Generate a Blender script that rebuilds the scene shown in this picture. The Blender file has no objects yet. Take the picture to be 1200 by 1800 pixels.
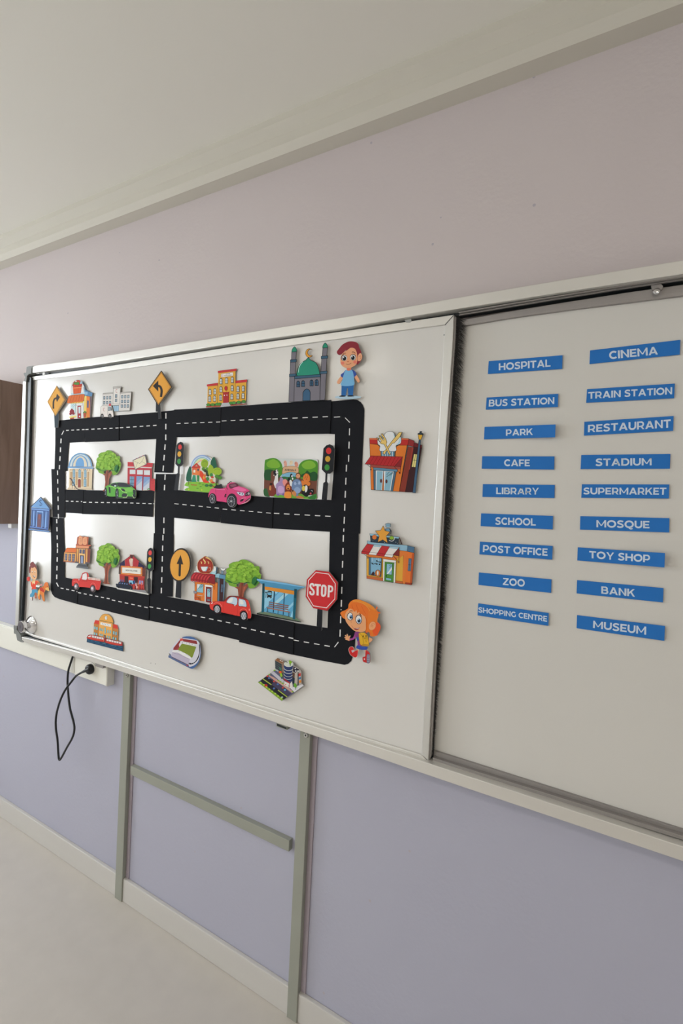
import bpy, bmesh, math, random
from mathutils import Vector, Matrix
from mathutils.geometry import tessellate_polygon

random.seed(7)
SC = bpy.context.scene
COL = SC.collection
PI = math.pi

# ------------------------------------------------------------------ camera
# pose solved from the photograph's vanishing lines: the board stands in the plane y = 0,
# the wall behind it, the viewer about 1.25 m in front of it
FPX, DIST, CAMZ = 892.0, 1.25, 1.62
RA_, RB_, RC_ = 0.0233087, -0.5326584, -0.0488255


def _rot():
    a, b, c = RA_, RB_, RC_
    rx = Matrix(((1, 0, 0), (0, math.cos(a), -math.sin(a)), (0, math.sin(a), math.cos(a))))
    ry = Matrix(((math.cos(b), 0, math.sin(b)), (0, 1, 0), (-math.sin(b), 0, math.cos(b))))
    rz = Matrix(((math.cos(c), -math.sin(c), 0), (math.sin(c), math.cos(c), 0), (0, 0, 1)))
    return rz @ rx @ ry


ROT = _rot()
CAM = Vector((0, -DIST, CAMZ))
AX = [Vector((r[0], -r[2], r[1])) for r in ROT]
camd = bpy.data.cameras.new('camera')
camd.sensor_fit = 'HORIZONTAL'
camd.sensor_width = 36
camd.lens = FPX / 1200 * 36
camd.clip_start = 0.02
cam = bpy.data.objects.new('camera', camd)
COL.objects.link(cam)
mw = Matrix.Identity(4)
for i in range(3):
    for j in range(3):
        mw[j][i] = AX[i][j]
    mw[i][3] = CAM[i]
cam.matrix_world = mw
SC.camera = cam


def at(px, py, y=0.0):
    """point of the upright plane Y = y that the photograph shows at pixel (px, py)"""
    u, v = (px - 600) / FPX, (900 - py) / FPX
    d = AX[0] * u + AX[1] * v - AX[2]
    t = (y - CAM.y) / d.y
    return CAM + d * t


# ------------------------------------------------------------------ daylight
world = bpy.data.worlds.new('sky')
SC.world = world
world.use_nodes = True
wn = world.node_tree.nodes
bg = wn['Background']
bg.inputs[0].default_value = (0.87, 0.94, 1.0, 1)
bg.inputs[1].default_value = 14.0
SC.view_settings.view_transform = 'Standard'
SC.view_settings.look = 'None'
SC.view_settings.gamma = 1
SC.view_settings.exposure = 0.2
SC.view_settings.use_curve_mapping = False


def portal(name, loc, sx, sy, rot):
    l = bpy.data.lights.new(name, 'AREA')
    l.shape = 'RECTANGLE'
    l.size, l.size_y = sx, sy
    l.cycles.is_portal = True
    o = bpy.data.objects.new(name, l)
    o.location = loc
    o.rotation_euler = rot
    COL.objects.link(o)


XL, XR, YB, YW = -4.3, 3.2, -6.4, 0.055      # left wall, right wall, rear wall, board wall
SILL, HEAD = 0.92, 2.55
WINS = [(-0.85, -1.6), (-2.2, -2.85), (-4.8, -5.7)]
for wi, (ya, yb) in enumerate(WINS):
    portal('window_portal', (XL - 0.12, (ya + yb) / 2, (SILL + HEAD) / 2), HEAD - SILL, ya - yb, (0, -PI / 2, 0))

FILL_W = 7.0
FILL_LAMPS = [(-2.3, -2.3), (0.9, -2.3), (-2.3, -4.6), (0.9, -4.6)]      # unseen ceiling lamps added as fill, built further down

# ------------------------------------------------------------------ materials
MATS = {}


def srgb(h):
    if len(h) == 3:
        h = ''.join(c * 2 for c in h)
    out = []
    for i in (0, 2, 4):
        c = int(h[i:i + 2], 16) / 255
        out.append(c / 12.92 if c <= 0.04045 else ((c + 0.055) / 1.055) ** 2.4)
    return out


def newmat(name):
    m = bpy.data.materials.new(name)
    m.use_nodes = True
    return m, m.node_tree.nodes, m.node_tree.links, m.node_tree.nodes['Principled BSDF']


PRINT_GAIN = 1.13


def ink(h, rough=0.58):
    k = 'ink_' + h + str(rough)
    if k not in MATS:
        m, n, l, b = newmat('printed_' + h)
        c = [min(0.86, x * PRINT_GAIN) for x in srgb(h)]
        b.inputs['Base Color'].default_value = (*c, 1)
        b.inputs['Roughness'].default_value = rough
        b.inputs['Specular IOR Level'].default_value = 0.15
        MATS[k] = m
    return MATS[k]


def surf(name, col, rough=0.5, metal=0.0, spec=0.5, bump=0.0, scale=60.0, vary=0.0, stretch=None, coat=0.0, dist=0.002):
    if name in MATS:
        return MATS[name]
    m, n, l, b = newmat(name)
    b.inputs['Base Color'].default_value = (*col, 1)
    b.inputs['Roughness'].default_value = rough
    b.inputs['Metallic'].default_value = metal
    b.inputs['Specular IOR Level'].default_value = spec
    b.inputs['Coat Weight'].default_value = coat
    if bump or vary:
        tc = n.new('ShaderNodeTexCoord')
        mp = n.new('ShaderNodeMapping')
        if stretch:
            mp.inputs['Scale'].default_value = stretch
        l.new(tc.outputs['Object'], mp.inputs[0])
        nz = n.new('ShaderNodeTexNoise')
        nz.inputs['Scale'].default_value = scale
        nz.inputs['Detail'].default_value = 6
        l.new(mp.outputs[0], nz.inputs['Vector'])
        if bump:
            bp = n.new('ShaderNodeBump')
            bp.inputs['Strength'].default_value = bump
            bp.inputs['Distance'].default_value = dist
            l.new(nz.outputs['Fac'], bp.inputs['Height'])
            l.new(bp.outputs[0], b.inputs['Normal'])
        if vary:
            mx = n.new('ShaderNodeMix')
            mx.data_type = 'RGBA'
            mx.inputs['A'].default_value = (*[c * (1 - vary) for c in col], 1)
            mx.inputs['B'].default_value = (*[min(1, c * (1 + vary)) for c in col], 1)
            l.new(nz.outputs['Fac'], mx.inputs['Factor'])
            l.new(mx.outputs['Result'], b.inputs['Base Color'])
    MATS[name] = m
    return m


def wood_mat():
    m, n, l, b = newmat('walnut_laminate')
    tc = n.new('ShaderNodeTexCoord')
    mp = n.new('ShaderNodeMapping')
    mp.inputs['Scale'].default_value = (1, 3.2, 0.45)
    l.new(tc.outputs['Object'], mp.inputs[0])
    nz = n.new('ShaderNodeTexNoise')
    nz.inputs['Scale'].default_value = 7
    nz.inputs['Detail'].default_value = 7
    nz.inputs['Distortion'].default_value = 1.1
    l.new(mp.outputs[0], nz.inputs['Vector'])
    cr = n.new('ShaderNodeValToRGB')
    cr.color_ramp.elements[0].position = 0.3
    cr.color_ramp.elements[0].color = (0.25, 0.165, 0.125, 1)
    cr.color_ramp.elements[1].position = 0.7
    cr.color_ramp.elements[1].color = (0.36, 0.25, 0.20, 1)
    l.new(nz.outputs['Fac'], cr.inputs[0])
    l.new(cr.outputs[0], b.inputs['Base Color'])
    b.inputs['Roughness'].default_value = 0.5
    return m


def wall_mat():
    m, n, l, b = newmat('lilac_emulsion_paint')
    tc = n.new('ShaderNodeTexCoord')
    n1 = n.new('ShaderNodeTexNoise')
    n1.inputs['Scale'].default_value = 1.7
    n1.inputs['Detail'].default_value = 3
    n2 = n.new('ShaderNodeTexNoise')
    n2.inputs['Scale'].default_value = 75
    n2.inputs['Detail'].default_value = 4
    l.new(tc.outputs['Object'], n1.inputs['Vector'])
    l.new(tc.outputs['Object'], n2.inputs['Vector'])
    mx = n.new('ShaderNodeMix')
    mx.data_type = 'RGBA'
    # two tones: pinkish grey above, lilac below; the line runs behind the board
    sp = n.new('ShaderNodeSeparateXYZ')
    l.new(tc.outputs['Object'], sp.inputs[0])
    gt = n.new('ShaderNodeMath')
    gt.operation = 'GREATER_THAN'
    gt.inputs[1].default_value = 1.62
    l.new(sp.outputs['Z'], gt.inputs[0])
    tone = n.new('ShaderNodeMix')
    tone.data_type = 'RGBA'
    tone.inputs['A'].default_value = (0.48, 0.485, 0.585, 1)  # paint with the cooler light of the lower wall put in
    tone.inputs['B'].default_value = (0.66, 0.595, 0.59, 1)  # paint with the warmer light of the upper wall put in
    l.new(gt.outputs[0], tone.inputs['Factor'])
    dk = n.new('ShaderNodeMix')
    dk.data_type = 'RGBA'
    dk.blend_type = 'MULTIPLY'
    dk.inputs['Factor'].default_value = 1
    l.new(tone.outputs['Result'], dk.inputs['A'])
    dk.inputs['B'].default_value = (0.94, 0.93, 0.95, 1)
    l.new(tone.outputs['Result'], mx.inputs['A'])
    l.new(dk.outputs['Result'], mx.inputs['B'])
    l.new(n1.outputs['Fac'], mx.inputs['Factor'])
    # small chips and scuffs of the plaster
    vo = n.new('ShaderNodeTexVoronoi')
    vo.inputs['Scale'].default_value = 9
    l.new(tc.outputs['Object'], vo.inputs['Vector'])
    lt = n.new('ShaderNodeMath')
    lt.operation = 'LESS_THAN'
    lt.inputs[1].default_value = 0.035
    l.new(vo.outputs['Distance'], lt.inputs[0])
    m2 = n.new('ShaderNodeMix')
    m2.data_type = 'RGBA'
    m2.inputs['B'].default_value = (0.47, 0.43, 0.48, 1)
    l.new(mx.outputs['Result'], m2.inputs['A'])
    l.new(lt.outputs[0], m2.inputs['Factor'])
    l.new(m2.outputs['Result'], b.inputs['Base Color'])
    bp = n.new('ShaderNodeBump')
    bp.inputs['Strength'].default_value = 0.35
    bp.inputs['Distance'].default_value = 0.002
    l.new(n2.outputs['Fac'], bp.inputs['Height'])
    l.new(bp.outputs[0], b.inputs['Normal'])
    b.inputs['Roughness'].default_value = 0.6
    b.inputs['Specular IOR Level'].default_value = 0.3
    return m


M_WALL = wall_mat()
M_WOOD = wood_mat()
M_ALU = surf('brushed_aluminium', (0.73, 0.715, 0.68), 0.36, 0.5, bump=0.12, scale=30, stretch=(0.3, 40, 40))
M_ALUV = surf('brushed_aluminium_upright', (0.66, 0.66, 0.64), 0.36, 0.6, bump=0.12, scale=30, stretch=(40, 40, 0.3))
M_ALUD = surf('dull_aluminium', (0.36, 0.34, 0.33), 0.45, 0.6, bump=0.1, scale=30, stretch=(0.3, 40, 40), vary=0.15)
M_BOARD = surf('white_lacquered_board', (0.74, 0.725, 0.70), 0.19, 0, 0.5, vary=0.015, scale=3)
M_BOARD2 = surf('white_lacquered_rear_board', (0.69, 0.675, 0.64), 0.24, 0, 0.5, vary=0.02, scale=3)
M_BLACK = surf('black_groove', (0.008, 0.014, 0.018), 0.35)
M_PLASTIC = surf('grey_corner_plastic', (0.19, 0.20, 0.195), 0.45)
M_RUBBER = surf('black_cable_rubber', (0.006, 0.007, 0.01), 0.38)
M_CREAM = surf('cream_plastic_trunking', (0.86, 0.85, 0.78), 0.4)
M_POST = surf('grey_green_powder_coat', (0.33, 0.34, 0.29), 0.5, vary=0.05, scale=8)
M_CHROME = surf('chrome', (0.75, 0.75, 0.77), 0.08, 1.0)
M_STEEL = surf('screw_steel', (0.6, 0.6, 0.58), 0.3, 0.9)
M_CEIL = surf('cream_ceiling_paint', (0.87, 0.85, 0.78), 0.8, bump=0.1, scale=60)
M_FLOOR = surf('pale_vinyl_floor', (0.62, 0.58, 0.53), 0.4, vary=0.06, scale=14)
M_ROOM = surf('pale_room_paint', (0.80, 0.765, 0.73), 0.7)
M_EDGE = surf('card_core', (0.46, 0.44, 0.41), 0.8)
M_ROAD = surf('black_road_card', (0.0125, 0.0135, 0.0175), 0.75, 0, 0.1, bump=0.25, scale=300, vary=0.12, dist=0.0004)
M_ROADE = surf('black_card_cut_edge', (0.06, 0.06, 0.065), 0.8)


# ------------------------------------------------------------------ mesh helpers
def link(name, verts, faces, mats, midx=None, parent=None, smooth=False):
    me = bpy.data.meshes.new(name)
    me.from_pydata([tuple(v) for v in verts], [], faces)
    for m in (mats if isinstance(mats, list) else [mats]):
        me.materials.append(m)
    if midx:
        me.polygons.foreach_set('material_index', midx)
    if smooth:
        me.polygons.foreach_set('use_smooth', [True] * len(faces))
    me.update()
    o = bpy.data.objects.new(name, me)
    COL.objects.link(o)
    if parent is not None:
        o.parent = parent
        o.matrix_parent_inverse = Matrix.Translation(-Vector(parent.location))
    return o


def tag(o, label=None, cat=None, group=None, kind=None):
    if label: o['label'] = label
    if cat: o['category'] = cat
    if group: o['group'] = group
    if kind: o['kind'] = kind
    return o


def empty(name, loc, label, cat, group=None):
    o = bpy.data.objects.new(name, None)
    o.location = loc
    o.empty_display_size = 0.02
    COL.objects.link(o)
    return tag(o, label, cat, group)


def area2(p):
    return sum(p[i][0] * p[(i + 1) % len(p)][1] - p[(i + 1) % len(p)][0] * p[i][1] for i in range(len(p))) / 2


def tess(p):
    return [tuple(t) for t in tessellate_polygon([[Vector((a, b, 0)) for a, b in p]])]


def smooth(p, closed=True, k=5):
    n = len(p)
    out = []
    rng = range(n) if closed else range(n - 1)
    for i in rng:
        if closed:
            a, b, c, d = p[i - 1], p[i], p[(i + 1) % n], p[(i + 2) % n]
        else:
            a, b, c, d = p[max(i - 1, 0)], p[i], p[i + 1], p[min(i + 2, n - 1)]
        for j in range(k):
            t = j / k
            out.append(tuple(0.5 * (2 * b[q] + (c[q] - a[q]) * t + (2 * a[q] - 5 * b[q] + 4 * c[q] - d[q]) * t * t
                                    + (3 * b[q] - a[q] - 3 * c[q] + d[q]) * t ** 3) for q in (0, 1)))
    if not closed:
        out.append(tuple(p[-1]))
    return out


def ellipse(cx, cy, rx, ry, rot=0, n=28, a0=0, a1=360):
    r = math.radians(rot)
    full = abs(a1 - a0) >= 360
    out = []
    for i in range(n if full else n + 1):
        a = math.radians(a0 + (a1 - a0) * i / n)
        x, y = rx * math.cos(a), ry * math.sin(a)
        out.append((cx + x * math.cos(r) - y * math.sin(r), cy + x * math.sin(r) + y * math.cos(r)))
    return out


def stroke(p, w, closed=False):
    """quads following a polyline, mitred"""
    n = len(p)
    if n < 2:
        return []
    L, R = [], []
    for i in range(n):
        a = p[i - 1] if (i or closed) else None
        c = p[(i + 1) % n] if (i < n - 1 or closed) else None
        b = p[i]
        ds = []
        if a is not None:
            ds.append((b[0] - a[0], b[1] - a[1]))
        if c is not None:
            ds.append((c[0] - b[0], c[1] - b[1]))
        ns = []
        for dx, dy in ds:
            m = math.hypot(dx, dy) or 1e-9
            ns.append((-dy / m, dx / m))
        nx, ny = sum(q[0] for q in ns), sum(q[1] for q in ns)
        m = math.hypot(nx, ny)
        if m < 1e-6:
            nx, ny, m = ns[0][0], ns[0][1], 1
        nx, ny = nx / m, ny / m
        s = 1 / max(0.45, nx * ns[0][0] + ny * ns[0][1])
        L.append((b[0] + nx * w / 2 * s, b[1] + ny * w / 2 * s))
        R.append((b[0] - nx * w / 2 * s, b[1] - ny * w / 2 * s))
    out = []
    for i in range(n if closed else n - 1):
        j = (i + 1) % n
        out.append([L[i], L[j], R[j], R[i]])
    return out


def prism(verts, faces, midx, pts2d, mapf, yf, yb, mf=0, ms=0):
    """a flat slab: pts2d outline, mapf(point, y) -> 3D, front at yf and back at yb"""
    if area2(pts2d) < 0:
        pts2d = pts2d[::-1]
    n = len(pts2d)
    o = len(verts)
    verts += [mapf(p, yf) for p in pts2d]
    fr = verts[o:o + n]
    verts += [Vector((v.x, yb, v.z)) for v in fr]
    for t in tess(pts2d):
        faces.append([o + i for i in t]); midx.append(mf)
        faces.append([o + n + i for i in reversed(t)]); midx.append(ms)
    for i in range(n):
        j = (i + 1) % n
        faces.append([o + i, o + j, o + n + j, o + n + i]); midx.append(ms)


def slab(name, px, yf, yb, mat, parent=None, bevel=0.0, mat2=None):
    """solid bar or plate whose front outline is given by photograph pixels on the plane y = yf"""
    v, f, mi = [], [], []
    prism(v, f, mi, px, lambda p, y: at(p[0], p[1], y), yf, yb, 0, 1 if mat2 else 0)
    o = link(name, v, f, [mat, mat2] if mat2 else mat, mi, parent)
    fix_normals(o.data)
    if bevel:
        b = o.modifiers.new('bevel', 'BEVEL')
        b.width = bevel; b.segments = 2; b.limit_method = 'ANGLE'
    return o


def fix_normals(me):
    bm = bmesh.new()
    bm.from_mesh(me)
    bmesh.ops.remove_doubles(bm, verts=bm.verts, dist=1e-7)
    bmesh.ops.recalc_face_normals(bm, faces=bm.faces)
    bmesh.ops.dissolve_limit(bm, angle_limit=0.01, verts=bm.verts, edges=bm.edges, delimit={'MATERIAL'})
    bm.to_mesh(me)
    bm.free()


def box(name, a, b, mat, parent=None, bevel=0.0):
    x0, x1 = sorted((a[0], b[0])); y0, y1 = sorted((a[1], b[1])); z0, z1 = sorted((a[2], b[2]))
    v = [Vector(q) for q in ((x0, y0, z0), (x1, y0, z0), (x1, y1, z0), (x0, y1, z0), (x0, y0, z1), (x1, y0, z1), (x1, y1, z1), (x0, y1, z1))]
    f = [(0, 3, 2, 1), (4, 5, 6, 7), (0, 1, 5, 4), (1, 2, 6, 5), (2, 3, 7, 6), (3, 0, 4, 7)]
    o = link(name, v, f, mat, None, parent)
    if bevel:
        m = o.modifiers.new('bevel', 'BEVEL')
        m.width = bevel; m.segments = 2
    return o


def lathe(name, prof, mat, origin, axis, parent=None, n=32, flat=False):
    """prof: (radius, height along axis)"""
    axis = Vector(axis).normalized()
    q = axis.to_track_quat('Z', 'Y')
    v, f = [], []
    for r, h in prof:
        for i in range(n):
            a = 2 * PI * i / n
            v.append(Vector(origin) + q @ Vector((r * math.cos(a), r * math.sin(a), h)))
    for k in range(len(prof) - 1):
        for i in range(n):
            j = (i + 1) % n
            f.append((k * n + i, k * n + j, (k + 1) * n + j, (k + 1) * n + i))
    f.append(tuple(range(n))[::-1])
    f.append(tuple(range((len(prof) - 1) * n, len(prof) * n)))
    o = link(name, v, f, mat, None, parent, smooth=not flat)
    fixn = bmesh.new(); fixn.from_mesh(o.data)
    bmesh.ops.recalc_face_normals(fixn, faces=fixn.faces)
    fixn.to_mesh(o.data); fixn.free()
    if not flat:
        m = o.modifiers.new('edges', 'EDGE_SPLIT')
        m.split_angle = math.radians(40)
    return o


def tube(name, pts, r, mat, parent=None, n=12, taper=None):
    """round cable through 3D points, Catmull-Rom"""
    P = []
    for i in range(len(pts) - 1):
        a, b, c, d = pts[max(i - 1, 0)], pts[i], pts[i + 1], pts[min(i + 2, len(pts) - 1)]
        for j in range(10):
            t = j / 10
            P.append(0.5 * (2 * b + (c - a) * t + (2 * a - 5 * b + 4 * c - d) * t * t + (3 * b - a - 3 * c + d) * t ** 3))
    P.append(pts[-1])
    v, f = [], []
    up = Vector((0, 1, 0))
    for i, p in enumerate(P):
        t = (P[min(i + 1, len(P) - 1)] - P[max(i - 1, 0)]).normalized()
        s = t.cross(up)
        if s.length < 1e-3:
            s = t.cross(Vector((1, 0, 0)))
        s.normalize()
        up = s.cross(t).normalized()
        rr = r if taper is None else r * (1 + (taper - 1) * i / (len(P) - 1))
        for k in range(n):
            a = 2 * PI * k / n
            v.append(p + (s * math.cos(a) + up * math.sin(a)) * rr)
    for i in range(len(P) - 1):
        for k in range(n):
            q = (k + 1) % n
            f.append((i * n + k, i * n + q, (i + 1) * n + q, (i + 1) * n + k))
    f.append(tuple(range(n))[::-1]); f.append(tuple(range((len(P) - 1) * n, len(P) * n)))
    return link(name, v, f, mat, None, parent, smooth=True)


# ------------------------------------------------------------------ lettering (bold geometric capitals, drawn here)
def _bar(x0, y0, x1, y1):
    return [(x0, y0), (x1, y0), (x1, y1), (x0, y1)]


def _arc(cx, cy, rx, ry, a0, a1, w=0.225, n=16):
    return stroke(ellipse(cx, cy, rx, ry, 0, n, a0, a1), w)


def glyph(ch):
    W = 0.235
    S = lambda x=0: _bar(x, 0, x + W, 1)
    if ch == 'A': return 1.1, [[(0, 0), (.25, 0), (.67, 1), (.43, 1)], [(.43, 1), (.67, 1), (1.1, 0), (.85, 0)], _bar(.24, .19, .86, .38)]
    if ch == 'B': return .9, [S(), _bar(.1, .83, .5, 1), _bar(.1, .43, .55, .59), _bar(.1, 0, .55, .17)] + _arc(.48, .715, .24, .2, -90, 90, .205) + _arc(.52, .3, .27, .215, -90, 90, .215)
    if ch == 'C': return .93, _arc(.53, .5, .43, .405, 45, 315)
    if ch == 'D': return 1.0, [S(), _bar(.1, .82, .48, 1), _bar(.1, 0, .48, .18)] + _arc(.46, .5, .43, .41, -90, 90, .215)
    if ch == 'E': return .78, [S(), _bar(.1, .805, .76, 1), _bar(.1, .405, .7, .59), _bar(.1, 0, .78, .195)]
    if ch == 'F': return .76, [S(), _bar(.1, .805, .76, 1), _bar(.1, .36, .69, .55)]
    if ch == 'G': return 1.0, _arc(.53, .5, .43, .405, 48, 325) + [_bar(.77, .1, .95, .52)]
    if ch == 'H': return .97, [S(), S(.735), _bar(.1, .4, .85, .6)]
    if ch == 'I': return .235, [S()]
    if ch == 'K': return .98, [S(), [(.16, .2), (.16, .48), (.69, 1), (.95, 1)], [(.36, .55), (.52, .69), (1.0, 0), (.745, 0)]]
    if ch == 'L': return .75, [S(), _bar(.1, 0, .75, .195)]
    if ch == 'M': return 1.2, [_bar(0, 0, .22, 1), _bar(.98, 0, 1.2, 1), [(0, 1), (.18, 1), (.68, .2), (.53, .2)], [(1.2, 1), (1.02, 1), (.52, .2), (.67, .2)]]
    if ch == 'N': return .98, [S(), S(.745), [(0, 1), (.2, 1), (.98, 0), (.78, 0)]]
    if ch == 'O': return 1.12, stroke(ellipse(.56, .5, .46, .41, 0, 28), .23, True)
    if ch == 'P': return .9, [S(), _bar(.1, .825, .5, 1), _bar(.1, .26, .5, .43)] + _arc(.48, .63, .3, .285, -90, 90, .205)
    if ch == 'Q': return 1.12, stroke(ellipse(.56, .5, .46, .41, 0, 28), .23, True) + stroke([(.5, .06), (.62, -.08), (.78, -.14), (.98, -.07)], .15)
    if ch == 'R': return .92, [S(), _bar(.1, .825, .5, 1), _bar(.1, .28, .5, .45), [(.4, .36), (.63, .38), (.92, 0), (.69, 0)]] + _arc(.48, .64, .3, .275, -90, 90, .205)
    if ch == 'S': return .84, stroke(smooth([(.76, .84), (.6, .9), (.42, .92), (.24, .87), (.14, .74), (.2, .61), (.42, .52), (.62, .44), (.72, .29), (.63, .13), (.42, .08), (.22, .1), (.05, .2)], False, 4), .215)
    if ch == 'T': return .88, [_bar(0, .8, .88, 1), _bar(.322, 0, .558, 1)]
    if ch == 'U': return .95, [_bar(0, .42, W, 1), _bar(.745, .42, .95, 1)] + _arc(.475, .43, .372, .34, -180, 0, .225)
    if ch == 'W': return 1.5, [[(0, 1), (.2, 1), (.48, 0), (.3, 0)], [(.3, 0), (.48, 0), (.84, 1), (.66, 1)], [(.66, 1), (.84, 1), (1.2, 0), (1.02, 0)], [(1.02, 0), (1.2, 0), (1.5, 1), (1.3, 1)]]
    if ch == 'Y': return 1.0, [[(0, 1), (.23, 1), (.59, .38), (.41, .38)], [(1, 1), (.77, 1), (.41, .38), (.59, .38)], _bar(.4, 0, .6, .42)]
    if ch == 'Z': return .88, [_bar(.02, .825, .86, 1), _bar(0, 0, .88, .175), [(0, .14), (.28, .14), (.86, .86), (.58, .86)]]
    return .32, []


def lettering(text, quad):
    """polygons of the text stretched into the quad TL TR BR BL"""
    x, out = 0.0, []
    gap = 0.1
    for ch in text:
        w, ps = glyph(ch)
        out += [[(px + x, py) for px, py in p] for p in ps]
        x += w + gap
    W = x - gap
    tl, tr, br, bl = quad
    res = []
    for p in out:
        q = []
        for px, py in p:
            u, v = px / W, 1 - py
            q.append(tuple((tl[k] * (1 - u) + tr[k] * u) * (1 - v) + (bl[k] * (1 - u) + br[k] * u) * v for k in (0, 1)))
        res.append(q)
    return res


# ------------------------------------------------------------------ printed cut-out cards
Y_BOARD, Y_REAR = 0.006, 0.028       # faces of the sliding panel and of the fixed board
STEP = 0.00002


def card(name, label, cat, src, lift=0.009, th=0.0022, group=None, edge=None, board=Y_BOARD, magnet=True):
    """one cut-out card. src is a little drawing language, see the branches; every shape lies on the card's face"""
    face = board - lift
    fr = [0.0, 0.0, 1.0]
    quad = [None]
    parts = []                    # [name, label, verts, faces, mats, midx]
    back = ([], [], [])
    allp = []
    layer = [0]
    big = [0, None]

    def T(p):
        if quad[0]:
            q = quad[0]
            u, v = p[0] / 100, p[1] / 100
            p = tuple((q[0][k] * (1 - u) + q[1][k] * u) * (1 - v) + (q[3][k] * (1 - u) + q[2][k] * u) * v for k in (0, 1))
        return (fr[0] + p[0] / fr[2], fr[1] + p[1] / fr[2])

    def add(col, polys):
        if not parts:
            parts.append(['printed_face', None, [], [], [], []])
        pt = parts[-1]
        m = ink(col)
        if m not in pt[4]:
            pt[4].append(m)
        mi = pt[4].index(m)
        layer[0] += 1
        y = face - STEP * layer[0]
        for p in polys:
            pp = [T(q) for q in p]
            if area2(pp) < 0:
                pp = pp[::-1]
            o = len(pt[2])
            pt[2].extend(at(a, b, face) + Vector((0, y - face, 0)) for a, b in pp)
            for t in ([tuple(range(len(pp)))] if len(pp) == 3 else tess(pp)):
                pt[3].append([o + i for i in t]); pt[5].append(mi)

    def fill(cs, p, cl=True):
        nb = '!' in cs
        c = cs.replace('!', '').split(':')
        pp = [T(q) for q in p]
        if not nb and abs(area2(pp)) > 22:
            prism(back[0], back[1], back[2], pp, lambda q, y: at(q[0], q[1], y), face, face + th)
            allp.extend(pp)
            if abs(area2(pp)) > big[0]:
                big[0] = abs(area2(pp)); big[1] = (sum(q[0] for q in pp) / len(pp), sum(q[1] for q in pp) / len(pp))
        if c[0] != '-':
            add(c[0], [p])
        if len(c) > 1:
            add(c[1], stroke(p, float(c[2]), True))

    def pairs(a):
        a = [float(x) for x in a]
        return list(zip(a[::2], a[1::2]))

    for raw in src.strip().split('\n'):
        for cmd in raw.split(';'):
            a = cmd.split()
            if not a:
                continue
            k = a[0]
            if k == 'f': fr[:] = [float(x) for x in a[1:4]]
            elif k == 'n': parts.append([a[1], ' '.join(a[2:]) or None, [], [], [], []])
            elif k == 'q': quad[0] = pairs(a[1:]) if len(a) > 2 else None
            elif k == 'p': fill(a[1], pairs(a[2:]))
            elif k == 's': fill(a[1], smooth(pairs(a[2:])))
            elif k == 'r':
                x0, y0, x1, y1 = [float(x) for x in a[2:6]]
                fill(a[1], [(x0, y0), (x1, y0), (x1, y1), (x0, y1)])
            elif k == 'e':
                v = [float(x) for x in a[2:]]
                fill(a[1], ellipse(*v[:4], rot=v[4] if len(v) > 4 else 0))
            elif k == 'b':                   # row of blobs: col rx ry x y x y ...
                for x, y in pairs(a[4:]):
                    fill(a[1], ellipse(x, y, float(a[2]), float(a[3]), n=14))
            elif k == 'l': add(a[1], stroke(pairs(a[3:]), float(a[2])))
            elif k == 'm':                   # many separate short lines: col w x0 y0 x1 y1 ...
                v = [float(x) for x in a[3:]]
                add(a[1], sum([stroke([(v[i], v[i + 1]), (v[i + 2], v[i + 3])], float(a[2])) for i in range(0, len(v), 4)], []))
            elif k == 'c': add(a[1], stroke(smooth(pairs(a[3:]), False), float(a[2])))
            elif k == 'a':                   # arc: col w cx cy rx ry a0 a1
                v = [float(x) for x in a[3:]]
                add(a[1], stroke(ellipse(v[0], v[1], v[2], v[3], 0, 24, v[4], v[5]), float(a[2])))
            elif k == 't': add(a[1], lettering(a[2].replace('_', ' '), pairs(a[3:])))
            elif k == 'w':                   # arched windows: frame pane w h cx cy ...
                fc, pc, w, h = a[1], a[2], float(a[3]), float(a[4])
                for x, y in pairs(a[5:]):
                    def arch(w, h):
                        return [(x - w / 2, y + h / 2)] + [(x + w / 2 * math.cos(t), y - h / 2 + w / 2 + w * .62 * math.sin(t)) for t in [PI + i * PI / 6 for i in range(7)]] + [(x + w / 2, y + h / 2)]
                    add(fc, [arch(w, h)])
                    add(pc, [arch(w * .72, h * .82)])
                    add(fc, stroke([(x, y - h * .45), (x, y + h * .45)], w * .1) + stroke([(x - w * .4, y), (x + w * .4, y)], w * .1))
            elif k == 'g':                   # grid of plain windows: col nx ny fill x0 y0 x1 y1
                nx, ny, fl = int(a[2]), int(a[3]), float(a[4])
                x0, y0, x1, y1 = [float(x) for x in a[5:9]]
                ps = []
                for i in range(nx):
                    for j in range(ny):
                        cx, cy = x0 + (i + .5) * (x1 - x0) / nx, y0 + (j + .5) * (y1 - y0) / ny
                        hw, hh = (x1 - x0) / nx * fl / 2, (y1 - y0) / ny * fl / 2
                        ps.append([(cx - hw, cy - hh), (cx + hw, cy - hh), (cx + hw, cy + hh), (cx - hw, cy + hh)])
                add(a[1], ps)
    xs = [p[0] for p in allp]; ys = [p[1] for p in allp]
    mid = at((min(xs) + max(xs)) / 2, max(ys), board)
    root = empty(name, mid, label, cat, group)
    b = link('card_backing', back[0], back[1], edge or M_EDGE, None, root)
    for nm, lb, v, f, ms, mi in parts:
        if v:
            o = link(nm, v, f, ms, mi, root)
            if lb: o['label'] = lb
    if magnet:
        # the disc magnet that holds the card off the board, behind the middle of its largest shape
        c = at(big[1][0], big[1][1], face + th)
        h = board - (face + th)
        if h > 0.001:
            lathe('magnet', [(0.005, 0), (0.005, h)], M_PLASTIC, (c.x, board, c.z), (0, -1, 0), root, 16, True)
    return root


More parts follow.
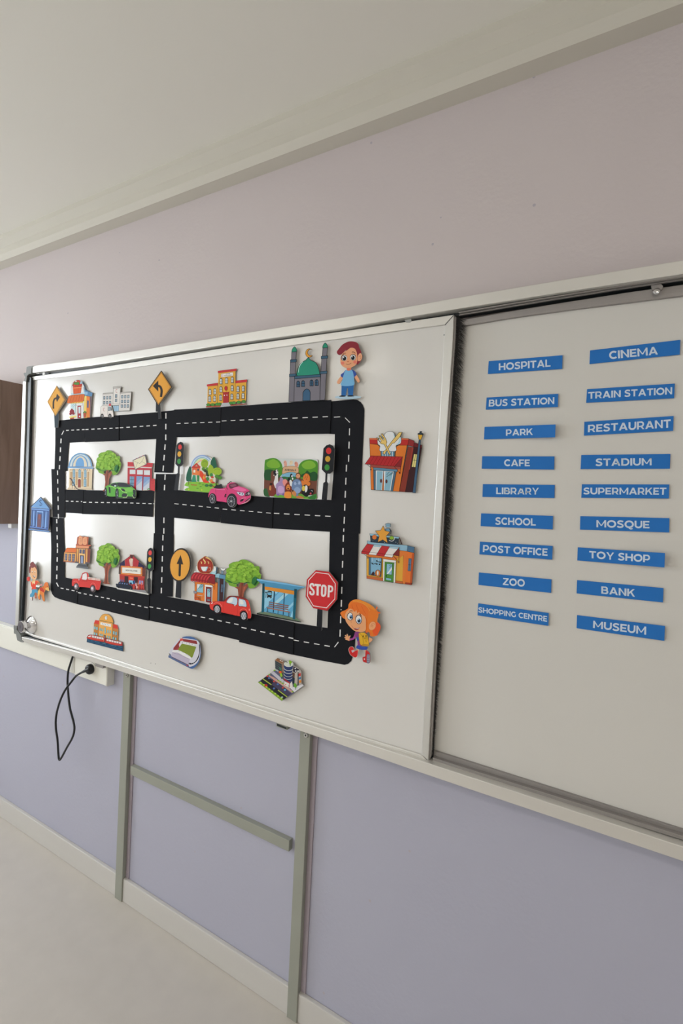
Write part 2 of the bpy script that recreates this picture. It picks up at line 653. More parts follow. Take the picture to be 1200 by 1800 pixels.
def road(label, fr, outline, dashes, lift, sm=False):
    """one black card of the paper road, with its white lane dashes"""
    ox, oy, s = fr
    v = [float(x) for x in outline.split()]
    pp = [(ox + v[i] / s, oy + v[i + 1] / s) for i in range(0, len(v), 2)]
    face = Y_BOARD - lift
    vv, f, mi = [], [], []
    prism(vv, f, mi, pp, lambda p, y: at(p[0], p[1], y), face, face + 0.0007, 0, 1)
    cx, cy = sum(p[0] for p in pp) / len(pp), max(p[1] for p in pp)
    root = empty('road_card', at(cx, cy, Y_BOARD), label, 'road card', 'black cards of the paper road')
    link('road_surface', vv, f, [M_ROAD, M_ROADE], mi, root)
    for d in dashes:
        n, x0, y0, x1, y1 = d[:5]
        wdt = d[5] if len(d) > 5 else 8.0
        fx = 0.52
        per = 1.0 / (n - 1 + fx)
        for i in range(n):
            a, b = i * per, i * per + fx * per
            q = stroke([(x0 + (x1 - x0) * a, y0 + (y1 - y0) * a), (x0 + (x1 - x0) * b, y0 + (y1 - y0) * b)], wdt)[0]
            q = [(ox + p[0] / s, oy + p[1] / s) for p in q]
            if area2(q) < 0: q = q[::-1]
            link('lane_dash', [at(p[0], p[1], face) + Vector((0, -0.00005, 0)) for p in q], [(0, 1, 2, 3)], ink('dcdcdc'), None, root)
    return root


# ------------------------------------------------------------------ room shell
ZC = at(0, 475, YW).z            # underside of the cornice
ZCEIL = ZC + 0.09
T = 0.14


def struct(o):
    o['kind'] = 'structure'
    return o


struct(box('floor', (XL - T, YB - T, -0.1), (XR + T, YW + T, 0), M_FLOOR))
struct(box('ceiling', (XL - T, YB - T, ZCEIL), (XR + T, YW + T, ZCEIL + 0.1), M_CEIL))
struct(box('wall_front', (XL - T, YW, 0), (XR + T, YW + T, ZCEIL), M_WALL))
struct(box('wall_right', (XR, YB, 0), (XR + T, YW, ZCEIL), M_ROOM))
struct(box('wall_rear', (XL, YB - T, 0), (XR, YB, ZCEIL), M_ROOM))
ys = [YW] + [v for w in WINS for v in w] + [YB]
wl, wf = [], []


def addbox(v, f, a, b):
    x0, x1 = sorted((a[0], b[0])); y0, y1 = sorted((a[1], b[1])); z0, z1 = sorted((a[2], b[2]))
    o = len(v)
    v += [Vector(q) for q in ((x0, y0, z0), (x1, y0, z0), (x1, y1, z0), (x0, y1, z0), (x0, y0, z1), (x1, y0, z1), (x1, y1, z1), (x0, y1, z1))]
    f += [tuple(o + i for i in q) for q in ((0, 3, 2, 1), (4, 5, 6, 7), (0, 1, 5, 4), (1, 2, 6, 5), (2, 3, 7, 6), (3, 0, 4, 7))]


for i in range(0, len(ys), 2):
    addbox(wl, wf, (XL - T, ys[i], 0), (XL, ys[i + 1], ZCEIL))
for a, b in WINS:
    addbox(wl, wf, (XL - T, a, 0), (XL, b, SILL))
    addbox(wl, wf, (XL - T, a, HEAD), (XL, b, ZCEIL))
struct(link('wall_left', wl, wf, M_ROOM))
M_UPVC = surf('white_window_plastic', (0.75, 0.75, 0.74), 0.35)
for wi, (a, b) in enumerate(WINS):
    v, f = [], []
    x0, x1 = XL - 0.09, XL - 0.03
    for q in ((a, a - 0.06), (b + 0.06, b), ((a + b) / 2 + 0.04, (a + b) / 2 - 0.04)):
        addbox(v, f, (x0, q[0], SILL), (x1, q[1], HEAD))
    for q in ((SILL, SILL + 0.06), (HEAD - 0.06, HEAD), (2.04, 2.13)):
        addbox(v, f, (x0 + 0.001, a, q[0]), (x1 - 0.001, b, q[1]))
    w = struct(link('window_%d' % (wi + 1), v, f, M_UPVC))
    box('window_sill', (XL - 0.02, a + 0.04, SILL - 0.03), (XL + 0.12, b - 0.04, SILL), M_UPVC, w)
# cornice along the top of the board wall
v = [(XL, YW, ZC), (XL, YW - 0.05, ZC), (XL, YW - 0.065, ZC + 0.02), (XL, YW - 0.065, ZC + 0.05), (XL, YW - 0.09, ZC + 0.07), (XL, YW - 0.09, ZCEIL), (XL, YW, ZCEIL)]
v += [(XR, p[1], p[2]) for p in v]
n = 7
f = [tuple(range(n)), tuple(range(2 * n - 1, n - 1, -1))] + [(i, i + n, (i + 1) % n + n, (i + 1) % n) for i in range(n)]
struct(link('trim_1', v, f, surf('cornice_plaster', (0.66, 0.63, 0.55), 0.7, bump=0.1)))
# unseen ceiling lamps added for even fill: shallow trays with a glowing diffuser
M_GLOW = surf('fill_diffuser', (0.9, 0.88, 0.82), 0.6)
gb = M_GLOW.node_tree.nodes['Principled BSDF']
gb.inputs['Emission Color'].default_value = (1, 0.9, 0.76, 1)
gb.inputs['Emission Strength'].default_value = 2.0
for lx, ly in FILL_LAMPS:
    lt = empty('fill_lamp', (lx, ly, ZCEIL), 'added unseen fill lamp ' + ('nearer' if ly > -3 else 'farther from') + (' to' if ly > -3 else '') + ' the board, on the ' + ('window' if lx < 0 else 'inner') + ' side', 'lamp', 'unseen ceiling lamps added as fill')
    box('tray', (lx - 0.62, ly - 0.16, ZCEIL - 0.05), (lx + 0.62, ly + 0.16, ZCEIL), M_CEIL, lt, 0.004)
    box('diffuser', (lx - 0.59, ly - 0.13, ZCEIL - 0.056), (lx + 0.59, ly + 0.13, ZCEIL - 0.0502), M_GLOW, lt)
    l_ = bpy.data.lights.new('fill_light', 'AREA')
    l_.shape = 'RECTANGLE'
    l_.size, l_.size_y = 1.18, 0.26
    l_.energy = FILL_W
    l_.color = (1, 0.92, 0.82)
    lo = bpy.data.objects.new('fill_light', l_)
    lo.location = (lx, ly, ZCEIL - 0.06)
    COL.objects.link(lo)
# skirting
struct(box('baseboard_front', (XL, YW - 0.015, 0), (XR, YW, 0.09), surf('skirting_paint', (0.62, 0.60, 0.57), 0.5), bevel=0.003))

# ------------------------------------------------------------------ wall cabinet at the far left
pc = at(41, 676, YW)
cz1 = at(38, 676.3, YW).z
cz0 = at(33, 920.5, YW).z
cabx = pc.x
cab = empty('wall_cabinet', (cabx - 0.4, YW, cz0), 'brown walnut laminate wall cabinet whose side shows left of the whiteboard', 'cabinet')
box('side_panel', (cabx - 0.018, YW, cz0), (cabx, YW - 0.092, cz1), M_WOOD, cab, 0.001)
box('side_panel', (cabx - 0.8, YW, cz0), (cabx - 0.782, YW - 0.092, cz1), M_WOOD, cab, 0.001)
box('top_panel', (cabx - 0.782, YW, cz1 - 0.018), (cabx - 0.018, YW - 0.092, cz1), M_WOOD, cab)
box('bottom_panel', (cabx - 0.782, YW, cz0), (cabx - 0.018, YW - 0.092, cz0 + 0.018), M_WOOD, cab)
for k in (0, 1):
    d = box('door', (cabx - 0.8 + 0.401 * k, YW - 0.0922, cz0), (cabx - 0.401 + 0.401 * k, YW - 0.106, cz1), M_WOOD, cab, 0.001)
    hx = cabx - 0.44 + 0.08 * k
    box('handle', (hx - 0.006, YW - 0.1062, cz0 + 0.06), (hx + 0.006, YW - 0.125, cz0 + 0.18), M_CHROME, d, 0.002)
box('bracket', (cabx - 0.035, YW, cz0 - 0.022), (cabx - 0.004, YW - 0.03, cz0), M_UPVC, cab, 0.002)

# ------------------------------------------------------------------ trunking, socket and posts under the board
YT = YW - 0.033
xr = at(188, 1180, YT).x
zt0, zt1 = at(187.5, 1206.5, YT).z, at(6, 1099, YT).z
tr = empty('cable_trunking', (xr - 0.8, YW, zt0), 'cream plastic cable trunking running along the wall below the board', 'trunking')
box('channel', (XL + 0.02, YW, zt0), (xr, YT + 0.004, zt1), M_CREAM, tr, 0.0015)
xj = at(131, 1170, YT).x
box('cover_strip', (XL + 0.02, YT + 0.004, zt0 + 0.006), (xj - 0.002, YT, zt1 - 0.006), M_CREAM, tr, 0.0015)
box('socket_cover', (xj + 0.002, YT + 0.004, zt0 + 0.001), (xr - 0.001, YT - 0.001, zt1 - 0.002), M_CREAM, tr, 0.0015)
box('end_cap', (xr, YW, zt0 - 0.001), (xr + 0.0025, YT, zt1 + 0.001), M_CREAM, tr, 0.001)
pl = at(162, 1175, YT - 0.002)
lathe('socket', [(0.024, 0), (0.024, 0.003), (0.021, 0.004)], M_CREAM, (pl.x, YT - 0.001, pl.z), (0, -1, 0), tr)

cb = empty('power_cable', (pl.x, YT, pl.z - 0.3), 'black power cable hanging in a loop from the trunking socket', 'cable')
lathe('plug', [(0.019, 0), (0.0205, 0.003), (0.0205, 0.012), (0.017, 0.018), (0.010, 0.021)], M_RUBBER, (pl.x, YT - 0.005, pl.z), (0.05, -1, -0.02), cb)
e0 = at(158, 1176, YT - 0.022)
e1 = at(144.5, 1181.5, YT - 0.03)
tube('plug_sleeve', [e0, at(151, 1178.5, YT - 0.027), e1], 0.0085, M_RUBBER, cb, taper=0.55)
Yc = YW - 0.07
cp = [(144.5, 1181.5, YT - 0.03), (134, 1188, YT - 0.035), (125, 1199, YT - 0.04), (114, 1214, Yc - .01), (105, 1234, Yc - .015), (98.8, 1258, Yc - .01), (98.2, 1280, Yc - .01), (101, 1300, Yc),
      (102.5, 1325, Yc), (104.3, 1335.5, Yc), (108.5, 1331, Yc), (117, 1315, Yc), (127.5, 1296, Yc), (130.8, 1281, Yc + .005), (129, 1268, Yc + .01), (123, 1245, Yc + .015), (120, 1220, Yc + .02), (118.6, 1200, Yc + .03), (120, 1180, YT - .012), (124.5, 1164, YT - .008), (129, 1150, YT - .008), (131, 1135, YT - .008)]
tube('cord', [at(*p) for p in cp], 0.0042, M_RUBBER, cb)

YP = YW - 0.02


def post(label, x0, x1, yref, screw):
    a, b = at(x0, yref, YP).x, at(x1, yref, YP).x
    r = empty('support_post', ((a + b) / 2, YW, 0), label, 'post')
    zt = at(x0, yref, YP).z + 0.10
    box('post_profile', (a, YW, 0.0), (b, YP, zt), M_POST, r, 0.0015)
    c = at(screw[0], screw[1], YP - 0.004)
    s = lathe('screw', [(0.0085, 0), (0.0085, 0.0015), (0.0065, 0.004)], M_STEEL, (c.x, YP, c.z), (0, -1, 0), r)
    lathe('screw_recess', [(0.003, 0), (0.003, 0.0004)], M_BLACK, (c.x, YP - 0.0041, c.z), (0, -1, 0), s, 6, True)
    # wall plate behind the post
    box('wall_plate', (b, YW, 0.0), (b + 0.017, YW - 0.004, zt), surf('mauve_plate', (0.40, 0.35, 0.40), 0.5), r)
    return r


post('grey green metal post under the board beside the trunking', 216, 228.3, 1200, (221.8, 1187))
post('grey green metal post under the middle of the board near the small black clip', 526.5, 544.5, 1300, (536.7, 1292.7))
la = at(232, 1346, YW - 0.015)
cr_ = empty('cross_rail', (la.x + 0.3, YW, la.z - 0.03), 'pale metal rail joining the two posts low on the wall', 'rail')
pb = at(544.5, 1300, YP).x
box('rail_profile', (la.x - 0.005, YW, la.z - 0.035), (pb - 0.06, YW - 0.018, la.z), M_POST, cr_, 0.001)

# ------------------------------------------------------------------ the whiteboard: outer frame, rear board, sliding panel
YO = -0.014          # face of the outer frame
YBK = YW - 0.02      # back of the outer frame
wb = empty('whiteboard', (at(600, 900, 0).x, YW, at(400, 1255, YO).z), 'long wall mounted whiteboard frame of aluminium with fixed right board', 'whiteboard')
XE = 2.1


def ext(p0, p1, y, x):
    """continue the line through two frame pixels on plane y until world x; returns the pixel-free 3D point"""
    a, b = at(p0[0], p0[1], y), at(p1[0], p1[1], y)
    t = (x - a.x) / (b.x - a.x)
    return a + (b - a) * t


def bar3(name, top, bot, yf, yb, mat, parent, bevel=0.0015, extend=False, hollow=False):
    """long rail: front outline from photograph pixels on y = yf, run on past the frame when extend"""
    A = [at(x, y, yf) for x, y in top]
    B = [at(x, y, yf) for x, y in bot]
    if extend:
        A.append(A[-2] + (A[-1] - A[-2]) * ((XE - A[-2].x) / (A[-1].x - A[-2].x)))
        B.append(B[-2] + (B[-1] - B[-2]) * ((XE - B[-2].x) / (B[-1].x - B[-2].x)))
    n = len(A)
    v = A + B + [Vector((p.x, yb, p.z)) for p in A + B]
    f = []
    for i in range(n - 1):
        f += [(i, n + i, n + i + 1, i + 1), (2 * n + i, 2 * n + i + 1, 3 * n + i + 1, 3 * n + i),
              (i, i + 1, 2 * n + i + 1, 2 * n + i), (n + i, 3 * n + i, 3 * n + i + 1, n + i + 1)]
    f += [(0, 2 * n, 3 * n, n), (n - 1, 2 * n - 1, 4 * n - 1, 3 * n - 1)]
    o = link(name, v, f, mat, None, parent)
    bm = bmesh.new(); bm.from_mesh(o.data); bmesh.ops.recalc_face_normals(bm, faces=bm.faces); bm.to_mesh(o.data); bm.free()
    if bevel:
        m = o.modifiers.new('bevel', 'BEVEL'); m.width = bevel; m.segments = 2; m.limit_method = 'ANGLE'; m.angle_limit = math.radians(50)
    return o


XS = [57, 160, 400, 600, 700, 800, 1000, 1200]
TOPO = list(zip(XS, [643.2, 629.5, 590.0, 558, 541.8, 523.6, 489.8, 457.0]))
TOPI = list(zip(XS, [655.3, 642.6, 605.0, 577.5, 560, 543.5, 511.5, 481.5]))
bar3('top_rail', TOPO, TOPI, YO, YBK, M_ALU, wb, extend=True)
# black running groove under the top rail and its thin lips
GI = [(x, y + 30) for x, y in TOPI]
TOPG = [(x, y + 1) for x, y in zip(XS, [p[1] for p in TOPI])]
bar3('groove_back', TOPI, [(x, y + 12) for x, y in TOPI], 0.012, YBK, M_BLACK, wb, 0, extend=True)
LX = [806, 900, 1000, 1100, 1200]
LT = list(zip(LX, [548.5, 532.5, 516.3, 500.5, 485.5]))
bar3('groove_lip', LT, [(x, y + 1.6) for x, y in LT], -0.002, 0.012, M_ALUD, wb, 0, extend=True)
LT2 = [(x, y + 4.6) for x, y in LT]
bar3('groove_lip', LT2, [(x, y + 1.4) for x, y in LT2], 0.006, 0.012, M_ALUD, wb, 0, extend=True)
# fixed right board
RT = list(zip(LX, [563.0, 546.5, 530.0, 514.2, 500.0]))
RI = list(zip(LX, [574.0, 558.3, 544.5, 532.0, 519.5]))
bar3('rear_board_top_rail', RT, RI, 0.020, YBK, M_ALUD, wb, 0.001, extend=True)
RBt = list(zip([752, 853, 1000], [1316.7, 1348.7, 1395.5]))
bar3('rear_board_bottom_rail', RBt, [(x, y + 11) for x, y in RBt], 0.020, YBK, M_ALUD, wb, 0.001, extend=True)
a, b = at(752, 1316.7, Y_REAR), at(853, 1348.7, Y_REAR)
zt = [at(x, y, Y_REAR) for x, y in RI]
zb = [at(x, y + 3, Y_REAR) for x, y in RBt]
v = [Vector((at(700, 800, Y_REAR).x, Y_REAR, zt[0].z + 0.008)), Vector((XE, Y_REAR, zt[-1].z + 0.008)), Vector((XE, Y_REAR, zb[0].z - 0.01)), Vector((at(700, 800, Y_REAR).x, Y_REAR, zb[0].z - 0.01))]
v += [Vector((p.x, YBK - 0.001, p.z)) for p in v]
rb = link('rear_board_surface', v, [(0, 3, 2, 1), (4, 5, 6, 7), (0, 1, 5, 4), (1, 2, 6, 5), (2, 3, 7, 6), (3, 0, 4, 7)], M_BOARD2, None, wb)
# bottom rail (slightly curved in the photograph like the rest)
BX = [38, 60, 160, 280, 400, 460, 620, 752, 900]
BT = list(zip(BX, [1119.5, 1125, 1153.0, 1191.0, 1227.5, 1248.0, 1299.0, 1341.5, 1390]))
BB = list(zip(BX, [1128.0, 1134.0, 1163.5, 1202.5, 1242.0, 1262.0, 1316.8, 1363.0, 1413]))
bar3('bottom_rail', BT, BB, YO, YBK, M_ALU, wb, extend=True)
bar3('bottom_groove', [(x, y - 3) for x, y in BT], BT, -0.002, YBK, M_BLACK, wb, 0, extend=True)
LB = [(760, 1338.5), (853, 1368), (1000, 1414)]
bar3('bottom_track_lip', [(x, y - 7) for x, y in LB], LB, 0.008, YBK, M_ALUD, wb, 0.001, extend=True)
# left upright of the outer frame
slab('left_rail', [(40.2, 670), (45.6, 670), (43.3, 760), (39.8, 868), (35.6, 1000), (31.9, 1100), (26.2, 1100), (29.6, 1000), (34, 868), (37.4, 760)], YO, YBK, M_ALUV, wb, 0.001)
# plastic corner caps
slab('corner_cap', [(46.6, 645), (51.5, 643.4), (58.5, 642.6), (59.5, 643.3), (56.4, 645), (55.2, 648), (55, 656.5), (50.5, 657.5), (47.0, 661), (46, 671), (41.5, 670), (44.0, 663), (41.0, 656.5), (42.8, 655), (45.6, 655.5)], YO - 0.002, YBK, M_PLASTIC, wb, 0.001)
slab('corner_cap', [(23.6, 1099.5), (29.8, 1100.5), (29.2, 1107), (36.5, 1117), (37.2, 1124), (41.5, 1128), (40, 1129.3), (36, 1128.8), (30, 1125.5), (28, 1115), (24.3, 1113.5)], YO - 0.002, YBK, M_PLASTIC, wb, 0.001)
# clips under the bottom rail
slab('clip', [(167, 1165), (182, 1169), (180, 1175), (167.5, 1171)], YO + 0.02, YBK, M_ALUD, wb)
k = slab('clip', [(485.5, 1270), (505, 1277.5), (504, 1283.5), (485.5, 1277)], YO + 0.012, YBK, M_POST, wb, 0.0005)
slab('clip_slot', [(486.6, 1272), (503.6, 1279), (503, 1282), (486.6, 1275.8)], YO + 0.0116, YO + 0.0125, M_BLACK, k)

# sliding panel
sp = empty('sliding_panel', (at(400, 900, 0).x, 0.006, at(400, 1230, 0).z), 'white sliding whiteboard panel in a thin aluminium frame, pushed to the left', 'whiteboard panel')
PX = [56, 160, 400, 600, 700, 797.5]
PT = list(zip(PX, [662.0, 648.3, 610.5, 582.5, 567.5, 553.0]))
PI_ = list(zip(PX[:-1] + [781.9], [668.5, 656.0, 622.3, 595.0, 581.0, 570.5]))
PBt = list(zip([44, 60, 160, 280, 400, 460, 620, 740.5], [1109.5, 1116.5, 1146.0, 1184.5, 1221.8, 1240.5, 1290.5, 1327.2]))
PBb = list(zip([44, 60, 160, 280, 400, 460, 620, 752], [1113, 1120.5, 1150.5, 1189.0, 1226.0, 1245.5, 1296.5, 1338.5]))
o = Vector((0, 0, 0))
A = [at(x, y, Y_BOARD) for x, y in PI_]
B = [at(x, y, Y_BOARD) for x, y in PBt]
u = [(46, 664)] + [(x, y - 4) for x, y in PI_[:-1]] + [(790, 562)]
w = [(34, 1112)] + [(x, y + 2) for x, y in PBt[:-1]] + [(747, 1333)]
v = [at(p[0], p[1], Y_BOARD) for p in u] + [at(p[0], p[1], Y_BOARD) for p in w[::-1]]
v, f, mi = [], [], []
prism(v, f, mi, u + w[::-1], lambda p, y: at(p[0], p[1], y), Y_BOARD, 0.016)
bs = link('board_surface', v, f, M_BOARD, None, sp)
fix_normals(bs.data)
bar3('top_frame', PT, PI_, 0, 0.017, M_ALU, sp, 0.0012)
bar3('bottom_frame', PBt, PBb, -0.001, 0.017, M_ALU, sp, 0.0018)
slab('right_frame', [(781.9, 571.5), (797.3, 554), (795.4, 600), (788.5, 700), (781.8, 800), (775, 920), (765, 1100), (757.7, 1230), (752.6, 1337), (740.6, 1327), (745.5, 1230), (753, 1100), (762, 920), (768.6, 800), (774.5, 700), (779.8, 600)], 0, 0.017, M_ALUV, sp, 0.0012)
slab('left_groove', [(49.5, 661), (54.5, 664), (52.6, 720), (48.3, 868), (43.8, 960), (38.8, 1060), (36.5, 1108), (33.5, 1104), (35.4, 1060), (39.8, 960), (43.6, 868), (47.2, 720)], -0.0085, 0.002, M_BLACK, wb)
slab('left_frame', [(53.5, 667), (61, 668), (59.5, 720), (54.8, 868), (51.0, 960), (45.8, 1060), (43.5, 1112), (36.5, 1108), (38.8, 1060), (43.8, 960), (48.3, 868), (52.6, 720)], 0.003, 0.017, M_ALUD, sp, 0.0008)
# side profile in shade behind the right frame and its brush seal
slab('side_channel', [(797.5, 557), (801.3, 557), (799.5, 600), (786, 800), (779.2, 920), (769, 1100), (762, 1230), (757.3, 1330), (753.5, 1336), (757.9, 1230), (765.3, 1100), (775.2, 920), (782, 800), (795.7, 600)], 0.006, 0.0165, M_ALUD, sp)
v, f = [], []
rr = random.Random(3)
for i in range(2600):
    t = rr.random()
    py = 556 + 770 * t
    pxl = 800 - (py - 556) * 0.0565
    a = at(pxl, py, 0.010)
    L = (0.020 + 0.014 * rr.random()) * (1 - 0.8 * t)
    d = Vector((L, rr.uniform(0.004, 0.016), -L * rr.uniform(0.0, 1.5)))
    w_ = 0.00045
    m = a + d * 0.5 + Vector((0, 0, L * 0.12))
    o = len(v)
    v += [a + Vector((0, 0, w_)), a - Vector((0, 0, w_)), m - Vector((0, 0, w_)), m + Vector((0, 0, w_)), a + d]
    f += [(o, o + 1, o + 2, o + 3), (o + 3, o + 2, o + 4)]
tag(link('brush_seal', v, f, surf('black_bristles', (0.018, 0.017, 0.017), 0.7), None, sp), kind='stuff')
slab('brush_strip', [(800.5, 557), (808, 557), (802, 640), (792, 800), (784.5, 920), (772, 1120), (765, 1260), (761, 1335), (755.5, 1335), (759, 1260), (764.5, 1120), (776, 920), (783.5, 800), (794, 640)], 0.0165, 0.0175, M_BLACK, sp)
# mitre line, tape scraps and specks of the top frame
slab('mitre_joint', [(781.5, 571.2), (782.6, 571.2), (797.4, 554.2), (796.6, 553.8)], -0.0002, 0.001, M_BLACK, sp)
M_TAPE = surf('grey_tape', (0.42, 0.43, 0.41), 0.35)
slab('tape_scrap', [(711, 562.3), (722.5, 560.3), (722.8, 564.5), (720.5, 567), (713.5, 567), (711.4, 564)], -0.0006, 0.0002, M_TAPE, sp)
slab('tape_scrap', [(74.5, 655), (78.5, 654.5), (78.8, 658.6), (74.8, 659.3)], -0.003, 0.0002, M_UPVC, sp)
slab('tape_scrap', [(64, 656.5), (69, 656), (69, 657), (64, 657.4)], -0.003, 0.0002, M_UPVC, sp)
for q in ((355, 629), (780.3, 588.8), (273, 1167), (265, 1165.5), (738, 1325)):
    c = at(q[0], q[1], Y_BOARD)
    lathe('speck', [(0.0016, 0), (0.0012, 0.0005)], M_BLACK, (c.x, Y_BOARD, c.z), (0, -1, 0), sp, 8, True)

# chrome lock knob at the lower left of the panel
kc = at(56, 1098.5, Y_BOARD)
kn = empty('lock_knob', (kc.x, Y_BOARD, kc.z - 0.03), 'round chrome lock knob on the lower left corner of the panel', 'knob')
lathe('rosette', [(0.040, 0), (0.041, 0.003), (0.038, 0.007), (0.028, 0.014), (0.0185, 0.020), (0.0165, 0.027)], M_CHROME, (kc.x, Y_BOARD, kc.z), (0, -1, 0), kn, 40)
lathe('knob_head', [(0.0165, 0.026), (0.024, 0.030), (0.0265, 0.034), (0.0265, 0.045), (0.0245, 0.048)], M_CHROME, (kc.x, Y_BOARD, kc.z), (0, -1, 0), kn, 12, True)
hd = lathe('lock_cylinder', [(0.0215, 0.0482), (0.0205, 0.050), (0.008, 0.050)], surf('worn_nickel', (0.16, 0.15, 0.17), 0.4, 0.6), (kc.x, Y_BOARD, kc.z), (0, -1, 0), kn, 32)
box('keyhole', (kc.x - 0.0014, Y_BOARD - 0.0505, kc.z - 0.007), (kc.x + 0.0014, Y_BOARD - 0.0498, kc.z + 0.007), M_BLACK, hd)

# pan-head screw that hangs in the top groove on the right
sc_ = at(1153.8, 510.5, 0.004)
bk = slab('hanger_bracket', [(1143.5, 500), (1160, 497.5), (1165, 503), (1163, 509), (1146, 509.5)], 0.012, 0.022, M_ALUD, wb)
lathe('hanger_screw', [(0.0065, 0), (0.0072, 0.002), (0.006, 0.0055), (0.002, 0.007)], M_CHROME, (sc_.x, 0.012, sc_.z), (0.1, -1, 0.25), bk)


# ------------------------------------------------------------------ the paper road: black cards overlapping one another
RAf, RBf, RCf, RDf, REf, RFf, PXf = (80, 720, 5), (80, 900, 5), (290, 700, 6), (470, 690, 6), (240, 1020, 5), (440, 930, 5), (0, 0, 1)
ROADS = [
 ('rounded', 'black road card turning the top left corner, below the yellow right-turn sign', RAf, '86 158 115 96 345 72 342 283 206 291 197 400 190 540 78 535 85 300',
  [(4, 180, 183, 344, 175), (1, 142, 221, 160, 186, 7), (4, 137, 255, 121, 528, 10)], 1),
 ('', 'black road card under the fruit shop and ambulance, left part of the top row', RAf, '340 73 642 50 642 274 345 285', [(6, 350, 175, 642, 161)], 2),
 ('', 'black road card with the post of the left-turn sign, top row', RAf, '638 50 985 22 988 150 978 258 638 274', [(6, 652, 160, 975, 138)], 0),
 ('', 'black upright road card between the upper two blocks', RAf, '985 21 1134 5 1150 245 1118 556 955 552 972 258 985 150', [(3, 1057, 30, 1056, 268, 10), (3, 1051, 305, 1032, 540, 10)], 1),
 ('', 'black road card at the crossing in the middle of the road', PXf, '273.6 833.2 309.5 833.2 307 868 305.3 910 304.8 941 272 939 271.8 905', [(2, 290.2, 834, 288.8, 861.8, 2), (2, 288, 909.8, 287.8, 938, 2)], 0),
 ('', 'black upright road card between the cinema and the round arrow sign', RBf, '950 185 1125 199 1116 745 1100 745 930 730', [(6, 1032, 202, 1017, 714, 10)], 1),
 ('', 'black upright road card right of the blue bank, upper', RAf, '50 521 170 526 170 700 168 950 62 945', [(6, 105, 535, 113, 957, 9)], 2),
 ('', 'short black road card right of the blue bank, lower', RBf, '42 45 158 52 163 200 168 330 50 325', [(4, 98, 62, 105, 312, 10)], 1),
 ('', 'black road card turning the bottom left corner, under the red pickup', RBf, '50 308 168 320 168 575 285 600 275 808 120 765 80 748 58 722 46 685 46 640', [(4, 105, 320, 98, 590, 10), (1, 96, 621, 113, 655, 9), (3, 133, 668, 254, 693), (1, 273, 699, 279, 700)], 2),
 ('', 'black road card below the domed museum, left end of the middle row', RAf, '172 702 332 707 324 915 172 905', [(3, 178, 804, 290, 808), (1, 311, 808, 322, 808.5)], 1),
 ('', 'black road card under the green sports car, middle row', RAf, '328 708 638 712 630 925 320 918', [(6, 330, 814, 617, 818)], 0),
 ('', 'black road card below the post office, middle row', RAf, '638 712 953 710 940 943 633 925', [(6, 637, 817, 932, 827), (1, 945, 827, 958, 827)], 2),
 ('', 'black road card in the bottom row just right of the pickup', RBf, '278 598 580 660 573 878 270 808', [(6, 285, 708, 563, 763)], 0),
 ('', 'black road card in the bottom row below the cinema', RBf, '577 659 912 722 905 957 573 880', [(6, 583, 773, 897, 841)], 2),
 ('', 'black road card in the bottom row below the round arrow sign', REf, '105 114 490 183 470 428 100 352', [(6, 112, 232, 470, 298)], 0),
 ('', 'black road card in the bottom row below the coffee house', REf, '488 182 915 278 900 527 468 427', [(6, 490, 307, 895, 390)], 1),
 ('', 'black road card in the bottom row in front of the bus shelter', PXf, '422.6 1074.6 516.5 1094.2 514 1151 420 1128.6', [(6, 424.4, 1102.8, 515.4, 1122.4, 1.8)], 2),
 ('', 'black road card turning the bottom right corner, behind the orange-haired girl', RFf, '375 822 580 855 677 870 682 690 930 712 918 1000 906 1100 885 1160 858 1185 825 1193 590 1150 368 1103', [(4, 378, 975, 697, 1031), (1, 738, 1038, 773, 993), (2, 793, 765, 787, 945, 10), (1, 796, 705, 796, 712, 9)], 0),
 ('', 'black upright road card behind the stop sign, right side', RFf, '697 22 950 36 935 600 928 712 680 692 690 370', [(6, 817, 52, 798, 682, 10)], 2),
 ('', 'black upright road card right of the zoo picture, right side', PXf, '587.5 812 636.2 811.8 635.3 834 632.5 938 579.4 935 582 880', [(5, 608.8, 817, 604.5, 920.5, 1.9), (1, 604.1, 929, 603.8, 934.6, 1.9)], 1),
 ('', 'black road card with the rounded top right corner, under the red-haired boy', RDf, '665 93 905 73 945 78 978 97 1003 130 1018 170 1020 195 1010 500 997 735 705 733 710 440 650 436', [(1, 700, 260, 765, 256), (1, 818, 266, 868, 316), (3, 865, 378, 854, 730, 10)], 0),
 ('', 'black road card under the left half of the yellow school, top row', RCf, '95 120 588 96 573 402 103 411', [(6, 120, 267, 582, 250)], 2),
 ('', 'black road card under the right half of the yellow school, top row', RCf, '583 96 1128 55 1112 385 570 398', [(6, 598, 240, 1117, 217)], 1),
 ('', 'black road card under the grey mosque, top row', PXf, '477.5 709 582 703 579.2 762.4 475.5 764', [(6, 478.5, 736.6, 576, 732.3, 1.5)], 2),
 ('', 'black road card below the park picture, middle row', RCf, '88 965 460 997 590 1008 582 1310 90 1260', [(6, 98, 1112, 567, 1160)], 1),
 ('', 'black road card under the pink car, middle row', RCf, '590 1006 1138 1047 1125 1375 585 1315', [(6, 607, 1168, 1114, 1212)], 2),
 ('', 'black road card below the zoo picture, right end of the middle row', PXf, '478 874.3 583 879 580 934.8 476.5 929', [(6, 481.2, 902.2, 580.6, 907.7, 1.6)], 0),
]
for _, lb, fr_, ol, ds, lv in ROADS:
    road(lb, fr_, ol, ds, 0.0015 + 0.0011 * lv)

